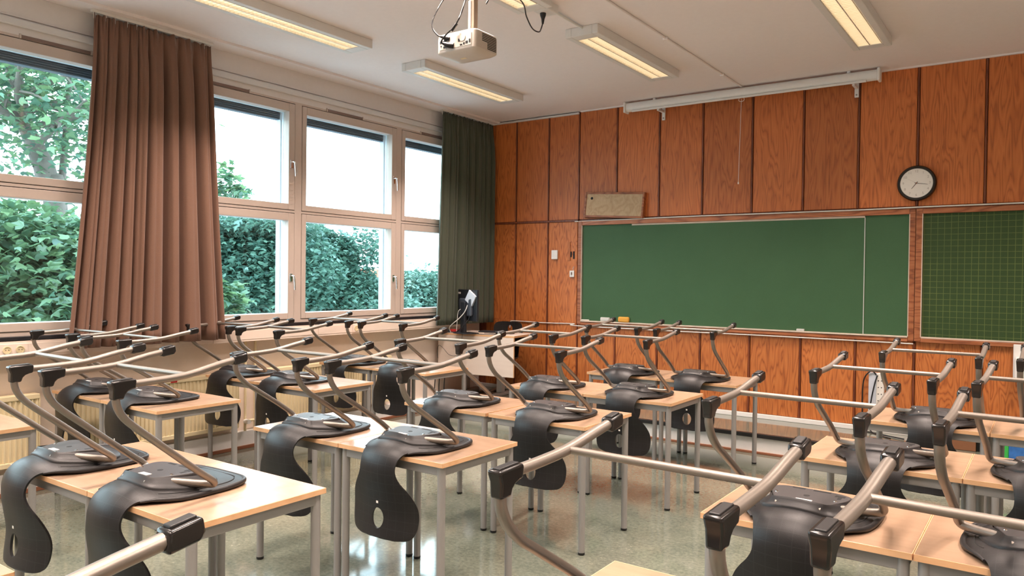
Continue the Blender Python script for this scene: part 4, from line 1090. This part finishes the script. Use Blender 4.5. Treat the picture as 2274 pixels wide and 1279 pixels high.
def tree(name, label, base, top, r0, nb, reach, nleaf, size, mat, seed, spread, singles=0, extra=None, upto=.95, start=.25, group='trees outside the windows', via=None):
    rng = np.random.default_rng(seed); r = empty(name, tuple(base)); tag(r, label, 'tree', group); B = np.array(base, float)
    L = branch_set(rng, base, top, r0, nb, reach, upto, start, via)
    if via is not None:
        L.insert(1, ([np.array(p) for p in catmull([far(136, 520, 11.6), far(138, 400, 11.6), far(146, 300, 11.7), far(150, 220, 11.7), far(160, 150, 11.8)], 4)], .055, .03))
        L.insert(1, ([np.array(p) for p in catmull([far(62, 290, 11.4), far(30, 250, 11.3), far(-20, 230, 11.2)], 4)], .05, .02))
    for i, (pts, a, b) in enumerate(L):
        if i == 0 or a > r0 * .15: MB().tube([tuple(p - B) for p in pts], [a + (b - a) * k / (len(pts) - 1) for k in range(len(pts))], n=8).build('trunk' if i == 0 else 'limb', 'bark', r, smooth=60)
    m = MB()
    for pts, a, b in L:
        if a <= r0 * .15: m.tube([tuple(p - B) for p in pts], [a + (b - a) * k / (len(pts) - 1) for k in range(len(pts))], n=5)
    tag(m.build('twigs', 'bark', r, smooth=60), kind='stuff')
    pool = np.concatenate([np.array(p[1:]) for p, a, b in L[1:]]); wgt = rng.integers(0, len(pool), nleaf)
    P = pool[wgt] + rng.normal(0, spread, (nleaf, 3)) * np.array((1, 1, .75))
    if extra is not None:
        for c_, rad, n_ in extra:
            u = rng.normal(0, 1, (n_, 3)); u /= np.linalg.norm(u, axis=1)[:, None]; rr = rng.uniform(.25, 1, n_) ** .5
            P = np.concatenate([P, np.array(c_) + u * rr[:, None] * np.array(rad)])
    V, (nzv, tv, bv, sv) = leaf_cloud(P - B, size, rng)
    keep = np.ones(len(P), bool)
    if singles:
        # the leaves nearest to the windows, that show largest, are pieces of their own
        q = (RM @ (P - CP).T).T; u = q[:, 0] / q[:, 2] * 1684.9 + 1137; v = q[:, 1] / q[:, 2] * 1684.9 + 639.5
        vis = (u > 0) & (u < 640) & (v > 110) & (v < 720) & (q[:, 2] > 0); cand = np.where(vis)[0]; cand = cand[np.argsort(q[cand, 2] / sv[cand])][:singles]
        lm = bpy.data.meshes.new('leaf'); lm.from_pydata([tuple(x) for x in LEAF], [], LF); lm.update(); lm.materials.append(MATS[mat])
        for i in cand:
            o = bpy.data.objects.new('leaf', lm); COL.objects.link(o); o.parent = r
            M = np.eye(4); M[:3, 0] = bv[i] * sv[i]; M[:3, 1] = tv[i] * sv[i]; M[:3, 2] = nzv[i] * sv[i]; M[:3, 3] = P[i] - B
            o.matrix_local = Matrix(M.tolist()); keep[i] = False
    tag(link('leaves', cloud_mesh('leaves', V.reshape(-1, 8, 3)[keep].reshape(-1, 3), mat), r), kind='stuff')
    return r
g0 = -6.0
b1 = far(118, 640, 11.5)
tree('maple_tree', 'tall maple close to the left window with a leaning grey trunk', (b1[0], b1[1], g0), tuple(far(30, 110, 11.3)), .17, 12, 2.2, 3000, .115, 'leaf_maple', 3, .40, upto=.98, start=.55, via=[far(125, 560, 11.5), far(104, 395, 11.5), far(82, 335, 11.4), far(60, 285, 11.4), far(48, 230, 11.4)],
     extra=[(far(60, 280, 11.8), (1.5, 1.5, 1.2), 1000), (far(110, 170, 11.8), (1.0, 1.0, .6), 420), (far(495, 400, 12.0), (.28, .28, .30), 150), (far(520, 428, 12.0), (.30, .30, .12), 130)])
b2 = far(60, 640, 9.6)
tree('maple_sapling', 'young leafy maple filling the lower left window', (b2[0], b2[1], g0), tuple(far(70, 560, 9.8)), .10, 9, 1.5, 4200, .125, 'leaf_maple', 8, .30, singles=300, upto=.99, start=.6,
     extra=[(far(30, 600, 9.6), (1.1, 1.1, .75), 4200), (far(120, 630, 10.0), (1.0, 1.0, .75), 3600), (far(498, 672, 10.2), (.30, .30, .30), 420)])
b3 = far(560, 640, 21)
tree('broad_tree', 'dense broad tree behind the middle windows beside the brown curtain', (b3[0], b3[1], g0), tuple(far(560, 545, 21)), .24, 11, 2.6, 9000, .15, 'leaf_dark', 5, .40, upto=.97, start=.55,
     extra=[(far(560, 612, 21), (2.4, 2.4, 1.55), 19000), (far(600, 500, 20.5), (1.5, 1.5, .30), 1300), (far(530, 505, 20), (1.3, 1.3, .22), 1800), (far(430, 570, 21), (1.6, 1.6, 1.1), 6000)])
b4 = far(735, 640, 22)
tree('round_tree', 'round-crowned tree in the middle window, thinning out to the right', (b4[0], b4[1], g0), tuple(far(735, 560, 22)), .22, 10, 2.3, 7000, .14, 'leaf_dark', 12, .38, upto=.97, start=.55,
     extra=[(far(694, 618, 22), (1.25, 1.25, 1.5), 15000), (far(800, 548, 22), (.75, .75, .55), 420), (far(752, 560, 22), (.6, .6, .6), 900), (far(765, 640, 22), (1.0, 1.0, .75), 3500), (far(800, 690, 22), (1.8, 1.8, .75), 8000), (far(650, 640, 22), (1.6, 1.6, 1.2), 6000)])
b5 = far(930, 640, 30)
tree('hedge_tree', 'lower pale green tree seen in the window beside the green curtain', (b5[0], b5[1], g0), tuple(far(930, 615, 30)), .22, 10, 2.2, 6000, .16, 'leaf_far', 21, .36, upto=.97, start=.6,
     extra=[(far(935, 665, 30), (2.4, 2.4, 1.15), 14000), (far(850, 675, 30), (2.0, 2.0, 1.1), 8000), (far(990, 660, 31), (2.0, 2.0, 1.1), 5000)])
b6 = far(330, 640, 26)
tree('back_tree', 'distant green tree mostly hidden behind the brown curtain', (b6[0], b6[1], g0), tuple(far(320, 540, 26)), .26, 10, 3.0, 5000, .22, 'leaf_far', 31, .6, upto=.97, start=.5,
     extra=[(far(90, 620, 24), (4.0, 4.0, 1.7), 9000), (far(330, 640, 26), (4.0, 4.0, 2.0), 4000)])
